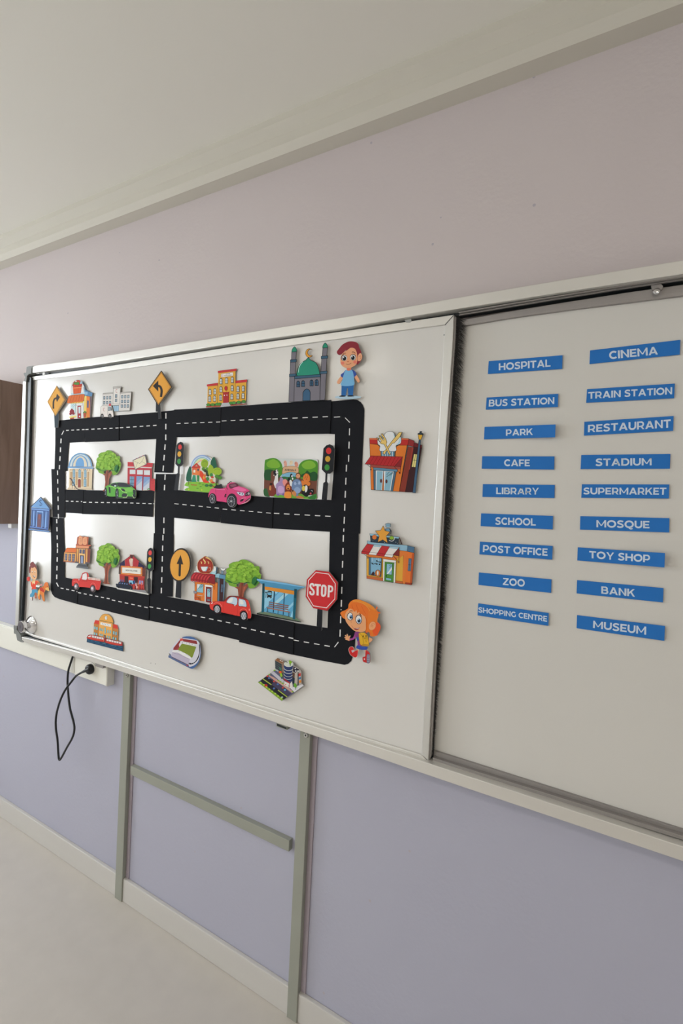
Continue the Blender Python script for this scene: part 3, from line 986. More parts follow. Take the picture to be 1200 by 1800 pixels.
# ------------------------------------------------------------------ traffic signs and lights
card('turn_sign', 'yellow diamond sign with an arrow turning right, at the top left corner of the road', 'sign', '''
f 80 640 7.5
n sign_post
p 2c3a44 112 660 172 650 172 745 168 835 120 838
n sign_plate
p 7a6040 147 285 278 467 130 690 22 497
p e0a548 145 292 252 467 130 681 27 497
l 5a4a38 3 145 305 243 467 130 668 36 497 145 305
n arrow
c 3a302c 22 104 588 104 520 108 485 122 458 150 445
p 3a302c 150 390 190 435 150 502 138 450
''', 0.010)
card('turn_sign', 'yellow diamond sign with an arrow turning left, above the middle road', 'sign', '''
f 260 640 4.2857
n sign_post
p 24272e 60 270 90 300 93 340 97 410 78 412 76 360 58 358
n sign_plate
p 2c2420 100 48 183 172 78 318 0 190
p e0a040 100 58 174 173 79 306 7 190
l 2c2420 2.2 100 64 169 173 80 299 12 190 100 64
n arrow
c 2c2422 17 98 248 103 205 98 180 88 168 66 160
p 2c2422 78 123 37 165 78 207
''', 0.012)
card('round_sign', 'round yellow sign with a straight arrow, on a black post', 'sign', '''
f 260 850 4.2857
n sign_post
p 1e2026 214 715 252 735 247 866 206 856
n sign_plate
e 2a2422 243 613 82 128 6
e e0a040 241 613 73 116 6
n arrow
l 2a2420 17 238 688 242 580
e 2a2420! 238 689 9 10
p 2a2420 246 537 266 610 216 604
''', 0.014)
card('stop_sign', 'red octagonal stop sign on a black post', 'sign', '''
f 520 980 7.5
n sign_post
p 1e2026 283 640 348 660 340 960 334 965 334 925 272 905
n sign_plate
p a82c30 262 166 440 190 552 330 541 550 415 704 228 668 127 517 143 290
p c82f34 257 174 434 197 537 335 530 550 405 690 225 655 135 513 150 294
l ece4e2 9 262 196 430 218 518 345 512 545 402 664 229 637 152 507 165 302 262 196
n lettering
c e8dede 25 234 382 228 356 210 349 193 358 190 384 206 410 226 430 235 455 228 482 208 486 190 474 188 446
p e8dede 247 345 330 353 328 381 301 379 299 502 271 498 273 377 246 373
l e8dede 26 344 400 346 382 358 370 376 372 389 384 390 410 387 478 378 500 362 506 346 500 341 478 344 400
l e8dede 26 429 524 435 364
c e8dede 23 432 379 464 382 478 396 480 424 466 446 434 446
''', 0.014)
def traffic_light(label, src, lift):
    card('traffic_light', label, 'traffic light', src, lift, group='cut-out traffic lights')
traffic_light('black cut-out traffic light left of the park picture', '''
f 300 770 12
n light_post
p 26282e 152 590 186 590 176 745 184 765 168 900 150 1098 66 1098 90 940 112 762 146 740
n light_housing
p 24262a 120 160 150 108 205 80 250 95 276 150 262 548 215 590 175 604 150 600 97 545 108 400
n red_lamp
e d6403e 195 190 38 55 4
n yellow_lamp
e dca83c 182 338 40 58 4
n green_lamp
e 3f9048 175 492 38 55 4
''', 0.013)
traffic_light('black cut-out traffic light right of the cinema', '''
f 200 960 13.333
n light_post
p 222429 812 580 846 580 838 745 858 775 860 1112 795 1102 783 780 814 745
n light_housing
p 222429 780 130 812 68 855 38 905 60 935 130 920 550 862 592 830 592 762 525
n red_lamp
e dc4444 850 158 40 58 4
n yellow_lamp
e dcb03c 845 312 40 58 4
n green_lamp
e 40984c 835 472 38 58 4
''', 0.010)
traffic_light('black cut-out traffic light right of the zoo picture', '''
f 460 740 6
n light_post
p 1d1e22 672 550 690 550 685 638 697 660 683 833 631 828 648 655 668 640
n light_housing
p 1d1e22 650 290 680 258 715 245 750 262 768 300 755 525 718 556 675 556 632 512
n red_lamp
e cc3434 705 315 28 34
n yellow_lamp
e c89c34 695 400 27 31
n green_lamp
e 3c8c3c 688 490 27 32
''', 0.014)

# ------------------------------------------------------------------ trees
TF = '690 560 697 500 700 465 716 430 702 400 735 372 735 325 785 288 832 286 880 250 930 256 978 290 985 322 1002 355 1075 350 1086 400 1080 440 1105 480 1098 530 1080 590 1040 655 990 680 962 665 940 600 880 590 820 620 830 655 790 655 740 632 728 602'
TT = '760 600 800 618 848 662 862 590 905 590 898 645 958 592 1002 594 950 650 908 740 900 850 905 930 935 972 880 965 845 967 800 946 830 920 846 800 836 690 790 650'
rt = random.Random(11)
BL = []
for i in range(90):
    while True:
        x, y = rt.uniform(720, 1075), rt.uniform(275, 590)
        if ((x - 900) / 185) ** 2 + ((y - 435) / 145) ** 2 < 1: break
    BL.append((x, y, rt.uniform(14, 30), rt.choice(['86b83a', '90c040', '9ac648', '7cb038', '8cbc3e'])))


def tree(label, x0, y0, x1, y1, lift):
    ax, ay = (x1 - x0) / 415.0, (y1 - y0) / 730.0
    # map drawing space (690..1105, 250..980) onto photograph pixels through a quad frame
    def Q(s):
        v = [float(q) for q in s.split()]
        return ' '.join('%.2f' % ((v[i] - 690) / 4.15 if i % 2 == 0 else (v[i] - 250) / 7.3) for i in range(len(v)))
    src = ['f 0 0 1', 'q %f %f %f %f %f %f %f %f' % (x0, y0, x1, y0, x1, y1, x0, y1),
           'n trunk', 'p 8c4a34 ' + Q(TT), 'p 743828! ' + Q('880 600 900 600 880 760 880 960 850 960 862 800'), 'p a86048! ' + Q('905 660 930 640 898 760 896 860 908 950 890 950 884 820'),
           'n foliage', 's 74a434 ' + Q(TF),
           's 2f6a2e! ' + Q('695 545 760 575 800 612 880 588 950 600 985 600 1040 560 1075 520 1070 590 1035 640 990 600 950 585 880 575 810 600 740 590')]
    for x, y, r, c in BL:
        src.append('b %s! %.2f %.2f %.2f %.2f' % (c, r / 4.15, r / 7.3 * .95, (x - 690) / 4.15, (y - 250) / 7.3))
    src.append('s 2c7038! ' + Q('1010 530 1040 500 1060 520 1050 580 1020 620 1000 590'))
    for x, y, r, c in BL[:26]:
        src.append('a 689c30 0.7 %.2f %.2f %.2f %.2f 20 130' % ((x - 690) / 4.15, (y - 250) / 7.3, r / 4.15, r / 7.3))
    card('paper_tree', label, 'tree cut-out', '\n'.join(src), lift, group='cut-out green trees')


tree('green cut-out tree behind the green sports car', 168.2, 791.5, 213, 866, 0.007)
tree('green cut-out tree between the library and the cinema', 169, 955, 210.5, 1028, 0.009)
tree('green cut-out tree behind the red hatchback', 395.3, 983.6, 459, 1070, 0.008)

# ------------------------------------------------------------------ buildings
card('fruit_shop', 'small shop cut-out with a big fruit basket on its roof and an orange awning', 'shop cut-out', '''
f 80 640 7.5
n side_wall
p 5b87b0:2c4058:3 510 330 555 355 620 380 612 428 515 420
l 3c5470 9 483 236 502 262 520 300 550 350
p 8fb6d4 515 362 555 368 552 405 515 402
p e08038:4c2c20:3 538 418 585 428 585 705 538 708
p 6c5a60 585 426 612 425 590 703 583 705
p 555c84 549 480 571 482 569 575 547 575
n front_wall
p dfe0dc 328 498 510 488 510 712 322 727
p e8c86c 510 416 541 420 541 710 505 712
p e8cc60 300 500 500 480 500 510 330 520
n roof_sign
p e2eaf0:4c6070:3 333 392 338 310 360 245 420 212 480 238 512 300 517 385
p a9c8dc! 497 300 512 300 517 385 503 385
p b8d4e6 330 384 517 374 517 394 330 406
n fruit_basket
s c4402c:5c2018:3 362 262 385 225 420 212 455 218 478 245 470 296 365 296
s 4f8a3c:2c4c20:3 372 262 392 238 410 246 428 234 446 252 440 272 410 278 385 278
e e0e8e0! 402 226 12 8
b c8402c:6c2018:2! 20 19 386 288 418 292 450 290
b a8c8d8:557:2! 10 20 466 246 478 240
p dd5e2c:6c2c18:3 362 302 478 294 465 385 372 393
m a83a18 3 380 305 388 390 400 303 405 390 421 301 424 388 442 300 440 386 460 298 454 384
l ec9060 9 360 318 478 308
n awning
s d46a2c:6c2c14:3 318 418 420 404 510 400 508 450 502 484 470 492 440 500 400 500 350 508 292 514 290 480 302 448
m b04c20 4 350 412 318 505 385 409 358 502 420 406 398 498 455 403 436 496 485 402 474 490
b d8702c 14 10 305 508 338 508 372 502 408 500 440 498 474 490
n window
p c4dce6:5a6a74:2 335 526 398 522 398 650 335 655
m 5a6a74 3 350 560 375 530 360 575 390 540
n door white and red shop door
p dfe4e6 412 540 500 534 500 712 412 716
p e8eaea:667:2 408 520 490 514 492 542 410 548
p a82c34:5c1c20:2 425 552 470 549 471 712 425 715
p c8dce4 436 566 462 563 462 650 438 652
b c4dce4! 8 9 452 690
n fruit_stand
b 8c2830 16 18 335 625 365 622 350 645 330 655 372 650 350 605
p e8d480 315 690 410 678 412 700 320 718
p a8402c! 325 712 380 704 378 722 330 728
n plant_pot
b 4c7a30! 10 10 508 640 522 628 534 640
p b04a2c 500 648 539 644 530 706 508 709
''', 0.006)
card('hospital', 'white hospital cut-out with a crescent on its tower and an ambulance in front', 'hospital cut-out', '''
f 80 640 7.5
n building
p d8d5d2:55524f:3 757 388 893 378 890 548 757 552
p d8d5d2:55524f:3 976 378 1130 366 1110 612 905 622 965 540
p dddad6:55524f:3 896 312 990 312 974 524 890 524
p b8b4b0:55524f:3 893 300 1000 298 998 314 893 320
p b8b4b0:55524f:2 757 386 893 376 893 388 757 400
p b8b4b0:55524f:2 980 372 1132 362 1130 376 980 388
n crescent
a b03438 4 940 355 13 24 60 300
n windows
q 757 412 872 408 870 540 755 542
g 4c5a66 3 2 0.66 0 0 100 100
g a4b4c0 3 2 0.42 0 0 100 100
q 992 400 1114 398 1104 584 986 586
g 4c5a66 3 3 0.68 0 0 100 100
g a4b4c0 3 3 0.44 0 0 100 100
q 0
p 4c5a66 918 398 946 398 944 442 916 442
p 9cacb8 923 404 941 404 939 436 921 436
p 4c5a66 917 458 945 458 942 500 915 500
p 9cacb8 922 464 940 464 937 494 920 494
n entrance
p d8d6d2:55524f:2 872 526 986 520 984 538 874 546
p a0c2da:55524f:2 888 550 968 546 966 620 904 622
m 5a6c7c 3 915 550 918 620 940 548 940 620
n ambulance white ambulance with a red light
s e0dad6:4a4644:3 738 556 800 552 870 556 884 600 894 648 896 692 870 698 738 694 724 670 728 600
p 5c6870 828 562 850 561 850 614 826 616
p 9cb0b8 833 568 846 567 846 608 831 610
p 5c6870 856 562 872 566 880 612 856 614
p c43c44 838 524 866 522 862 552 836 552
m 4a4644 3 822 558 822 690
a b03438 4 774 600 10 20 60 300
e 33302f 748 682 20 28
e 33302f 850 683 21 30
e 8c8c90! 748 684 9 14
e 8c8c90! 850 685 9 14
''', 0.006)
sw = ['f 350 640 12', 'n front_wall', 'p e0a83e 405 183 765 148 752 800 392 830', 'p e0a83e 180 462 390 448 382 832 170 852', 'p e0a83e 765 398 995 374 985 780 755 798',
      'l a87428 3 392 450 382 830', 'l a87428 3 766 150 752 795',
      'n roof', 'p c4383c:8c2a2c:3 396 145 790 97 784 144 397 190', 'p c4383c:8c2a2c:3 162 432 392 397 391 450 164 470', 'p c4383c:8c2a2c:3 766 350 1010 327 1006 378 766 404',
      'n sign_board white sign board with two lines of tiny lettering', 's e2dedb:3a3a3c:3 475 206 590 190 705 176 715 200 713 238 695 250 590 264 480 279 462 262 464 224',
      'a c06070 4 490 240 13 22 0 359', 'm 26262a 10 562 214 584 211 592 210 652 203', 'm 26262a 9 526 246 604 237 614 236 684 229', 'm e2dedb 2 601 205 601 216 622 200 622 214 545 236 545 250 565 234 565 248 640 228 640 240 660 226 660 238']
win = [(228, 592), (330, 580), (222, 736), (325, 728), (463, 364), (577, 350), (700, 335), (458, 536), (697, 512), (453, 712), (690, 690), (820, 530), (932, 520), (818, 682), (928, 672)]
for x, y in win:
    sw += ['n window', 'w 2c3640 d4d8da 60 124 %d %d' % (x, y)]
sw += ['n door red double door', 'p ae2c30:7a2022:3 510 604 625 597 625 815 510 822', 'p b83438:7a2022:3 498 596 633 587 632 605 498 612', 'm 7a2022 3 566 604 566 818', 'b f0e8e0 11 11 537 661 590 656',
       'n round_window', 'e c03034:6a2024:5 570 512 30 46', 'l 6a2024 3 570 480 570 545',
       'n steps', 'p c4c8cc 490 824 640 815 668 886 450 906', 'm 3c4046 4 482 842 645 832 472 862 654 852 460 884 662 870',
       'n hedge green hedge in front of the wall', 'p a2503a 148 890 460 868 455 905 150 915', 'p a2503a 664 862 1002 835 1005 850 668 886',
       'b 4a8c38:26401e:3 42 30 197 860 290 858 385 848 435 846', 'b 4a8c38:26401e:3 42 30 680 822 735 818 840 806 946 792']
card('school', 'yellow school cut-out with red roofs and a green hedge', 'school cut-out', '\n'.join(sw), 0.004)
card('mosque', 'grey mosque cut-out with a green dome and two minarets', 'mosque cut-out', '''
f 480 580 5.4545
n minaret
p 77747e:15181c:4 158 448 214 446 198 686 149 688
p 77747e:15181c:4 165 310 216 308 210 424 162 425
p 77747e:15181c:4 178 208 222 205 217 285 175 288
p 3c5f78:15181c:4 155 424 219 419 218 444 155 449
p 3c5f78:15181c:4 165 286 224 282 222 306 165 311
s 2f9074:15181c:4 205 161 222 182 226 206 202 210 180 210 184 184
n minaret
p 77747e:15181c:4 456 422 510 418 495 672 447 675
p 77747e:15181c:4 465 276 514 272 508 396 457 399
p 77747e:15181c:4 476 170 522 167 513 250 471 254
p 3c5f78:15181c:4 450 398 517 393 515 418 450 423
p 3c5f78:15181c:4 460 252 525 248 522 273 460 278
s 2f9074:15181c:4 500 124 518 146 523 168 500 171 475 172 480 146
n dome green onion dome
s 2f9078:15181c:5 230 440 232 395 248 345 275 312 315 288 338 266 360 290 405 312 430 350 440 390 439 430 330 438
c bfe4dc 6 243 408 247 370 260 335 285 305
n crescent
a d89838:15181c 0 345 222 20 30 0 1
s d89838:15181c:3 372 184 340 180 315 202 312 235 330 260 352 262 375 245 348 244 332 226 334 202 350 188
n front_wall
p 7a7781:15181c:4 205 468 453 450 448 675 200 687
p 3c5f78:15181c:4 205 444 453 426 453 450 205 470
n window
w 15181c 3c6080 36 58 241 520
n window
w 15181c 3c6080 36 58 288 516
n window
w 15181c 3c6080 36 58 369 510
n window
w 15181c 3c6080 36 58 418 507
n door blue arched door
p 3c6080:15181c:5 285 680 287 602 300 578 322 565 345 574 357 598 355 678
'''.replace('a d89838:15181c 0 345 222 20 30 0 1\n', ''), 0.009)
card('museum', 'cream museum cut-out with a blue striped dome and a dark dinosaur', 'museum cut-out', '''
f 110 780 10.909
n dome blue and cream striped dome
p 6c9ac6 112 440 118 390 140 320 180 255 235 205 300 180 350 176 420 190 480 225 530 290 560 370 574 440
p c6d4da 138 436 150 370 178 305 220 250 280 214 345 200 410 212 470 250 515 315 535 380 545 436
p 6c9ac6 178 436 188 370 215 305 260 252 320 224 370 224 430 256 468 310 485 370 492 436
p d8cfbc 196 436 208 372 236 312 280 266 325 240 368 240 415 272 448 320 465 375 470 436
p 6aa0d4 246 436 252 370 275 310 310 272 345 264 380 282 402 325 412 380 413 436
p 7aa8d6:46709c:4 98 440 592 455 585 478 95 463
n front_wall
p dccaac 120 478 572 484 560 850 115 842
b b08c60 9 12 148 500 182 500 258 500 290 500 370 500 402 500 480 502 516 502
n column
p bd9a70 147 540 188 540 182 800 147 800
n column
p bd9a70 254 538 290 538 284 795 252 795
n column
p bd9a70 362 536 396 536 390 820 362 820
n column
p bd9a70 476 538 510 538 502 820 474 820
n windows
w 5c7a90 9cc0d4 50 160 219 572 328 572 436 572
w 5c7a90 9cc0d4 50 140 216 735
w 5c7a90 9cc0d4 54 160 432 745
m 5c7a90 4 196 545 243 545 196 600 243 600 305 545 352 545 305 600 352 600 412 545 460 545 412 600 460 600 406 720 460 720 406 775 460 775
n door brown arched door
p 8a3c30:5c2820:3 297 837 298 700 308 682 322 675 338 682 348 700 347 838
n steps
p d8c6aa 105 838 555 846 575 885 85 880
m a08c70 3 98 852 562 862 92 866 568 876
n dinosaur dark dinosaur
c 2c2a36 14 150 672 178 700 208 750 235 805 265 850 310 878 380 884 455 890
c 5a3a2c 16 138 664 160 668 172 690
m 2c2a36 6 190 730 178 775 190 790 190 868 228 800 238 868 205 750 185 765
''', 0.004)
card('post_office', 'red post office cut-out with a big envelope on its roof', 'post office cut-out', '''
f 175 790 10.909
n front_wall
p b83440 537 340 1005 350 998 785 533 785
p 8c2834! 960 400 972 400 968 785 955 785
n roof
p c83c44 537 240 1022 262 1012 342 537 325
m 98242c 4 540 268 1018 290 540 290 1015 308
p d8c8c8 537 325 998 340 998 362 537 352
n window
p d4dade 578 388 688 390 688 472 578 472
n window
p d4dade 718 394 834 396 832 482 718 480
n window
p d4dade 850 398 966 400 964 492 850 488
n barred_window
p 7aa4c4 578 515 665 520 655 720 575 700
m 243848 7 608 515 606 710 640 518 634 715 578 580 662 584 576 645 660 650
n door
p 7c9cc8 708 512 822 514 810 787 700 782
p c4ccd8! 705 690 815 590 810 787 700 782
p 98b0d0! 706 640 818 540 816 600 705 700
n door
p 7c9cc8 845 522 965 526 952 778 832 787
p c4ccd8! 838 720 958 620 952 778 832 787
p 98b0d0! 842 660 962 560 960 625 838 725
m 4a2430 5 833 400 828 785
n post_box red letter box
p c43c3e 988 592 1005 570 1028 553 1052 570 1062 590 1060 800 982 782
m 8c2428 4 986 598 1060 598 1005 650 1030 650
n plant
b 4c8c3c 14 10 925 765 945 755 965 765
p e0d8c8! 830 775 920 770 920 786 830 788
n envelope big cream envelope with a striped border
p 5a4c68 634 205 880 98 912 285 678 395
m c05050 7 700 176 724 165 760 150 784 139 820 124 844 114 895 190 899 214 905 260 830 318 806 328 770 344 746 355 730 360
p eadcc0 645 214 872 116 900 278 684 380
l 5a4e48 4 645 216 770 270 805 240 872 118
m 5a4e48 4 730 258 684 376 815 236 898 280
''', 0.005)
card('park_picture', 'park picture cut-out with a rainbow, trees and a playground slide', 'park cut-out', '''
f 300 770 12
n sky
s dcdccf 440 600 470 500 560 410 680 370 800 395 880 450 960 700 950 950 650 950 450 900
n rainbow
a 8fa8d8 26 665 645 235 275 185 318
a c6d8f0 22 665 645 213 252 185 318
a 7ea8cc 16 665 645 195 232 188 318
a c8dcb0 22 665 645 176 212 190 318
a ecd8a0 20 665 645 155 190 195 318
a e8a888 18 665 645 136 170 200 318
n lawn green lawn with stepping stones
s 84bc3c 330 935 420 920 600 922 850 940 985 960 1000 1040 900 1120 780 1150 600 1132 310 1106 325 1060 385 1035 290 1000 305 970
b 4c7c30! 26 8 610 966 680 990 630 1026 566 1060
b c8d840! 14 18 380 1085 655 1095
p a85c30 425 975 550 985 548 1005 425 995
n cypress
s 1e6048 402 596 432 660 444 740 436 840 420 905 350 915 325 870 332 780 355 700
m 5a4028 8 378 910 375 990
n cypress
s 1e5c44 908 398 940 450 960 520 975 620 930 650 870 630 842 560 850 480
n playhouse red playhouse
p e07c40 455 635 618 635 612 785 450 775
p c43c30 545 524 632 608 612 640 438 632 450 605
p b0a080 545 562 572 600 512 600
p d85c34! 455 640 545 640 545 680 455 680
e 344058! 578 670 16 26
p f0e0d0! 482 670 522 672 518 730 478 725
p 3a8c50 552 785 605 785 600 920 555 915
p 2f9070 472 780 522 784 540 925 438 925
n slide
s dc4424 622 690 665 715 720 800 760 880 810 938 700 936 650 850 612 790
b f0a030! 24 36 702 835
n tree
e 8fae2c 715 540 76 92
a 54802a 8 720 540 45 50 200 340
b 5c9030! 34 40 690 650 770 655
b 2a4424! 30 34 730 690 770 720 790 780
m 40281e 16 745 680 760 800
n tree
s 96b432 830 560 890 600 910 680 880 760 830 800 790 740 790 640
n tree
e 9ab82e 982 705 94 84
a 5a882a 8 985 700 60 50 200 330
b 4c8a30! 44 40 1040 840 975 810
m 48281e 20 960 830 958 1000
n bushes
b 3c8440! 34 42 860 780 780 860
b 2c6c38! 40 30 760 1000 850 1000
n children two small playing children
b f0c8a8! 22 24 722 750 875 850
b c83428! 34 18 880 825
p f08c3c 826 870 880 865 900 930 850 950 820 900
b c03c30! 40 20 895 940
b e07030! 26 28 720 790
m 3a2a28 8 700 660 690 700 765 770 800 760
b b83828! 16 16 900 1020
''', 0.006)
card('zoo_picture', 'rounded zoo picture with cartoon animals under an arch between two green trees', 'zoo cut-out', '''
f 460 790 10
n scene_background
s cdd2d2 60 190 120 160 240 155 500 165 800 172 950 172 985 215 980 400 965 700 952 850 925 878 700 868 400 848 100 832 50 815 33 770 40 500 50 250
p 6e4232! 42 480 975 480 958 800 400 820 36 790
p 7ab0cc! 345 440 420 400 540 395 600 420 600 520 350 520
p 2f6c3c! 340 480 400 475 460 485 520 470 600 480 600 540 340 540
s 2c5c30! 36 700 90 690 110 760 140 830 60 822 34 780
s 6aa83c! 220 800 330 765 430 790 700 780 830 830 950 800 940 872 700 865 250 840
s 2f7430! 820 840 900 800 960 780 950 850 925 876 830 868
n tree
s 4c8c28 52 215 100 172 200 150 280 175 340 235 368 330 362 420 320 480 260 500 180 520 100 520 48 500
s 78ac34! 90 230 200 170 290 220 320 300 250 330 140 320 90 290
s 1f5028! 48 380 110 350 190 360 240 400 290 440 320 480 220 540 120 545 46 520
s 6e4232! 180 380 290 400 260 560 250 600 180 600 160 500
n tree
s 4c8c28 640 340 665 260 730 200 830 175 920 190 982 240 978 420 960 540 860 545 700 520 650 440
s 7cb038! 700 270 800 200 900 215 950 290 880 340 760 340
s 1f5028! 700 440 760 410 800 370 850 410 920 390 978 440 965 540 880 550 760 500 690 480
n arch wooden arch with a sign
s d0a884:6a4428:6 378 318 440 300 510 292 580 300 642 326 640 420 570 402 510 398 440 408 362 428
t 141414 ANIMALS 402 342 602 348 602 382 402 374
n monkeys three pink monkeys on the arch
s d8a090 385 220 410 196 436 220 440 290 400 295 390 260
s dcc8a8 495 210 520 195 545 220 535 260 490 270
s d89480 575 240 600 214 634 240 636 300 590 300
b 6a4438! 5 6 402 225 512 220 600 242
n zebra
s dedede 235 400 262 350 290 390 285 500 292 600 270 650 240 680 210 590 232 500
b 1c1c20! 26 32 235 435 228 400
b e8e8e8! 10 8 252 410 215 455
m 1c1c20 9 240 372 258 352 270 360 285 390 270 420 288 430
n kangaroo
s 7c3424 130 610 180 585 215 620 245 720 230 800 180 824 120 800 150 720
s c8884c! 140 640 165 650 160 720 132 700
b 24140f! 26 22 165 610
n hippo purple hippo
s a288b4 250 620 310 560 330 490 380 520 400 620 405 720 400 800 330 800 262 800 256 720
s c4a0cc! 290 660 340 640 390 680 385 750 330 770 285 740
b 7c5ca4! 24 20 285 795 385 790
s dc8c84 370 550 415 520 450 560 440 620 400 645 372 600
n lion
s 7c2c1c 410 640 440 590 470 575 505 600 528 660 515 735 460 755 415 730
s d8843c! 440 640 466 615 492 640 500 690 465 715 432 690
b 201818! 6 7 455 655 482 655
b 401c14! 16 14 466 692
s e08c3c 412 750 510 750 515 850 405 845
n zebra
b 1c1c20! 22 34 520 460 480 530
b e4e4e4! 12 20 532 470 545 515 510 560
s dedede 490 550 520 540 545 600 530 650 500 630
n monkey brown monkey
b 5a2c1c! 44 52 640 460
e d89c74 640 468 36 40
b 181414! 5 6 628 455 655 455
m 5a201c 5 622 485 655 488
n elephant blue grey elephant
s 6c84ac 535 600 560 545 620 520 680 550 705 620 700 720 650 760 640 820 610 820 600 760 560 720 530 690
s 8ca4c8! 575 690 630 660 680 700 670 760 620 770 580 740
b 9cb0d0! 22 30 660 590 590 600
b 202430! 5 6 610 575 640 580
n tiger
s d87c34 745 450 780 425 825 440 850 500 840 560 780 570 735 540 730 490
s d87c34 700 550 770 560 850 580 850 630 800 640 720 640
b 201410! 7 8 772 485 805 485
b a83c28! 12 10 788 522
m 6a3418 6 760 440 770 460 815 440 810 460 740 500 755 505
n toucan
s 18181c 730 640 790 620 825 680 830 790 790 835 730 800 700 760
s d8c050! 712 660 745 640 770 680 750 730 715 720
s e8e8e4! 770 640 805 650 800 730 765 750
n panther
s 16161a 820 720 870 690 915 710 905 780 860 800 820 790
b c84450! 16 18 862 776
m e8e8e8 6 872 720 900 735
n puppies
s c8844c 530 720 580 730 610 780 590 830 540 790
s c87844 610 830 660 812 740 845 730 862 620 856
b 2c1c18! 14 14 548 730
''', 0.003)
card('restaurant', 'orange and red restaurant cut-out with chef hat, fork and knife and a street lamp', 'restaurant cut-out', '''
f 620 740 7.5
n side_wall
p 86382c:1c1414:4 728 340 812 350 700 935 610 930
p 3c2024:1c1414:4 800 330 910 345 810 940 690 936
p 8c2e30:1c1414:4 735 235 808 262 800 340 722 320
p 6c2428:1c1414:4 808 284 910 318 905 360 802 340
p 9c3c34! 780 350 800 350 750 640 735 640
n side_window
p e0d488:1c1414:3 805 435 848 440 825 610 775 605
m 1c1414 5 826 438 800 608 790 515 838 520
n front_wall
p d87830:1c1414:4 222 300 325 310 365 350 372 470 560 470 566 345 600 320 715 320 610 930 240 905
p b8302c:1c1414:4 220 228 340 232 340 308 222 300
p b8302c:1c1414:4 640 228 738 235 724 320 615 318
p e07c50:1c1414:3 220 226 340 228 340 248 220 246
p e07c50:1c1414:3 640 226 738 232 736 248 640 246
n chef_hat
s dcdfe4:1c1414:4 325 260 340 240 400 230 425 165 480 138 540 155 560 215 620 205 640 250 625 300 570 325 560 400 365 400 358 330 330 305
s a8ccdc! 535 160 553 200 550 225 540 190
s a8ccdc! 620 215 634 250 618 295 575 318 598 285 612 255
p 5c88a0:1c1414:3 368 398 550 402 545 470 375 466
m dcdfe4 7 395 402 398 465 425 404 430 465 460 405 462 465 495 406 492 465 522 406 520 465
n knife
l e0c070:1c1414 0 0 0 1 1
p e0c070:1c1414:5 498 288 610 150 650 150 620 210 545 292 522 294 440 405 420 440 398 432 402 405 430 385
n fork
p e0c070:1c1414:5 312 222 328 222 358 276 372 278 374 262 344 196 358 190 396 252 410 250 412 236 372 172 388 166 436 236 450 280 440 308 500 440 482 448 412 308 372 300
n awning red striped awning
p b02a2e:1c1414:4 238 460 656 472 550 598 160 570
p 84282c:1c1414:4 656 472 635 605 550 598
m 6c1418 4 285 462 215 574 330 464 262 578 375 466 308 582 422 468 356 586 468 470 402 589 515 470 450 592 562 471 498 595 610 472 528 597
p 9c4a40 235 578 630 606 620 640 245 610
m 1c1414 5 190 575 232 612 232 575 238 655 548 600 622 690 630 606 620 700
b 4a1c18! 9 12 238 640 620 685
n door blue double glass door
p 5c88a4:1c1414:4 268 612 592 640 582 672 275 648
p 4c6c84:1c1414:4 272 648 302 652 300 908 278 905
p 4c6c84:1c1414:4 540 672 572 675 528 926 500 925
p dcdfe4:1c1414:3 302 652 405 658 388 912 300 908
p 88b4c8 318 660 395 664 378 910 312 908
p dcdfe4:1c1414:3 410 658 542 668 500 922 408 914
p 88b4c8 430 666 528 674 490 920 418 914
m 1c2830 5 448 708 485 670 445 738 525 676 485 722 535 680
e 5a2c30:1c1414:3 374 790 12 24
e 5a2c30:1c1414:3 445 797 12 24
n street_lamp blue street lamp with a yellow lantern
p 40607e:1c1414:4 872 250 896 252 826 948 790 946
p d8a838:1c1414:4 862 180 922 184 900 245 884 250 870 240
p 2c3c48:1c1414:3 855 168 890 150 932 168 925 184 858 180
p 2c3c48:1c1414:3 885 136 912 138 916 152 882 152
'''.replace('l e0c070:1c1414 0 0 0 1 1\n', ''), 0.006)
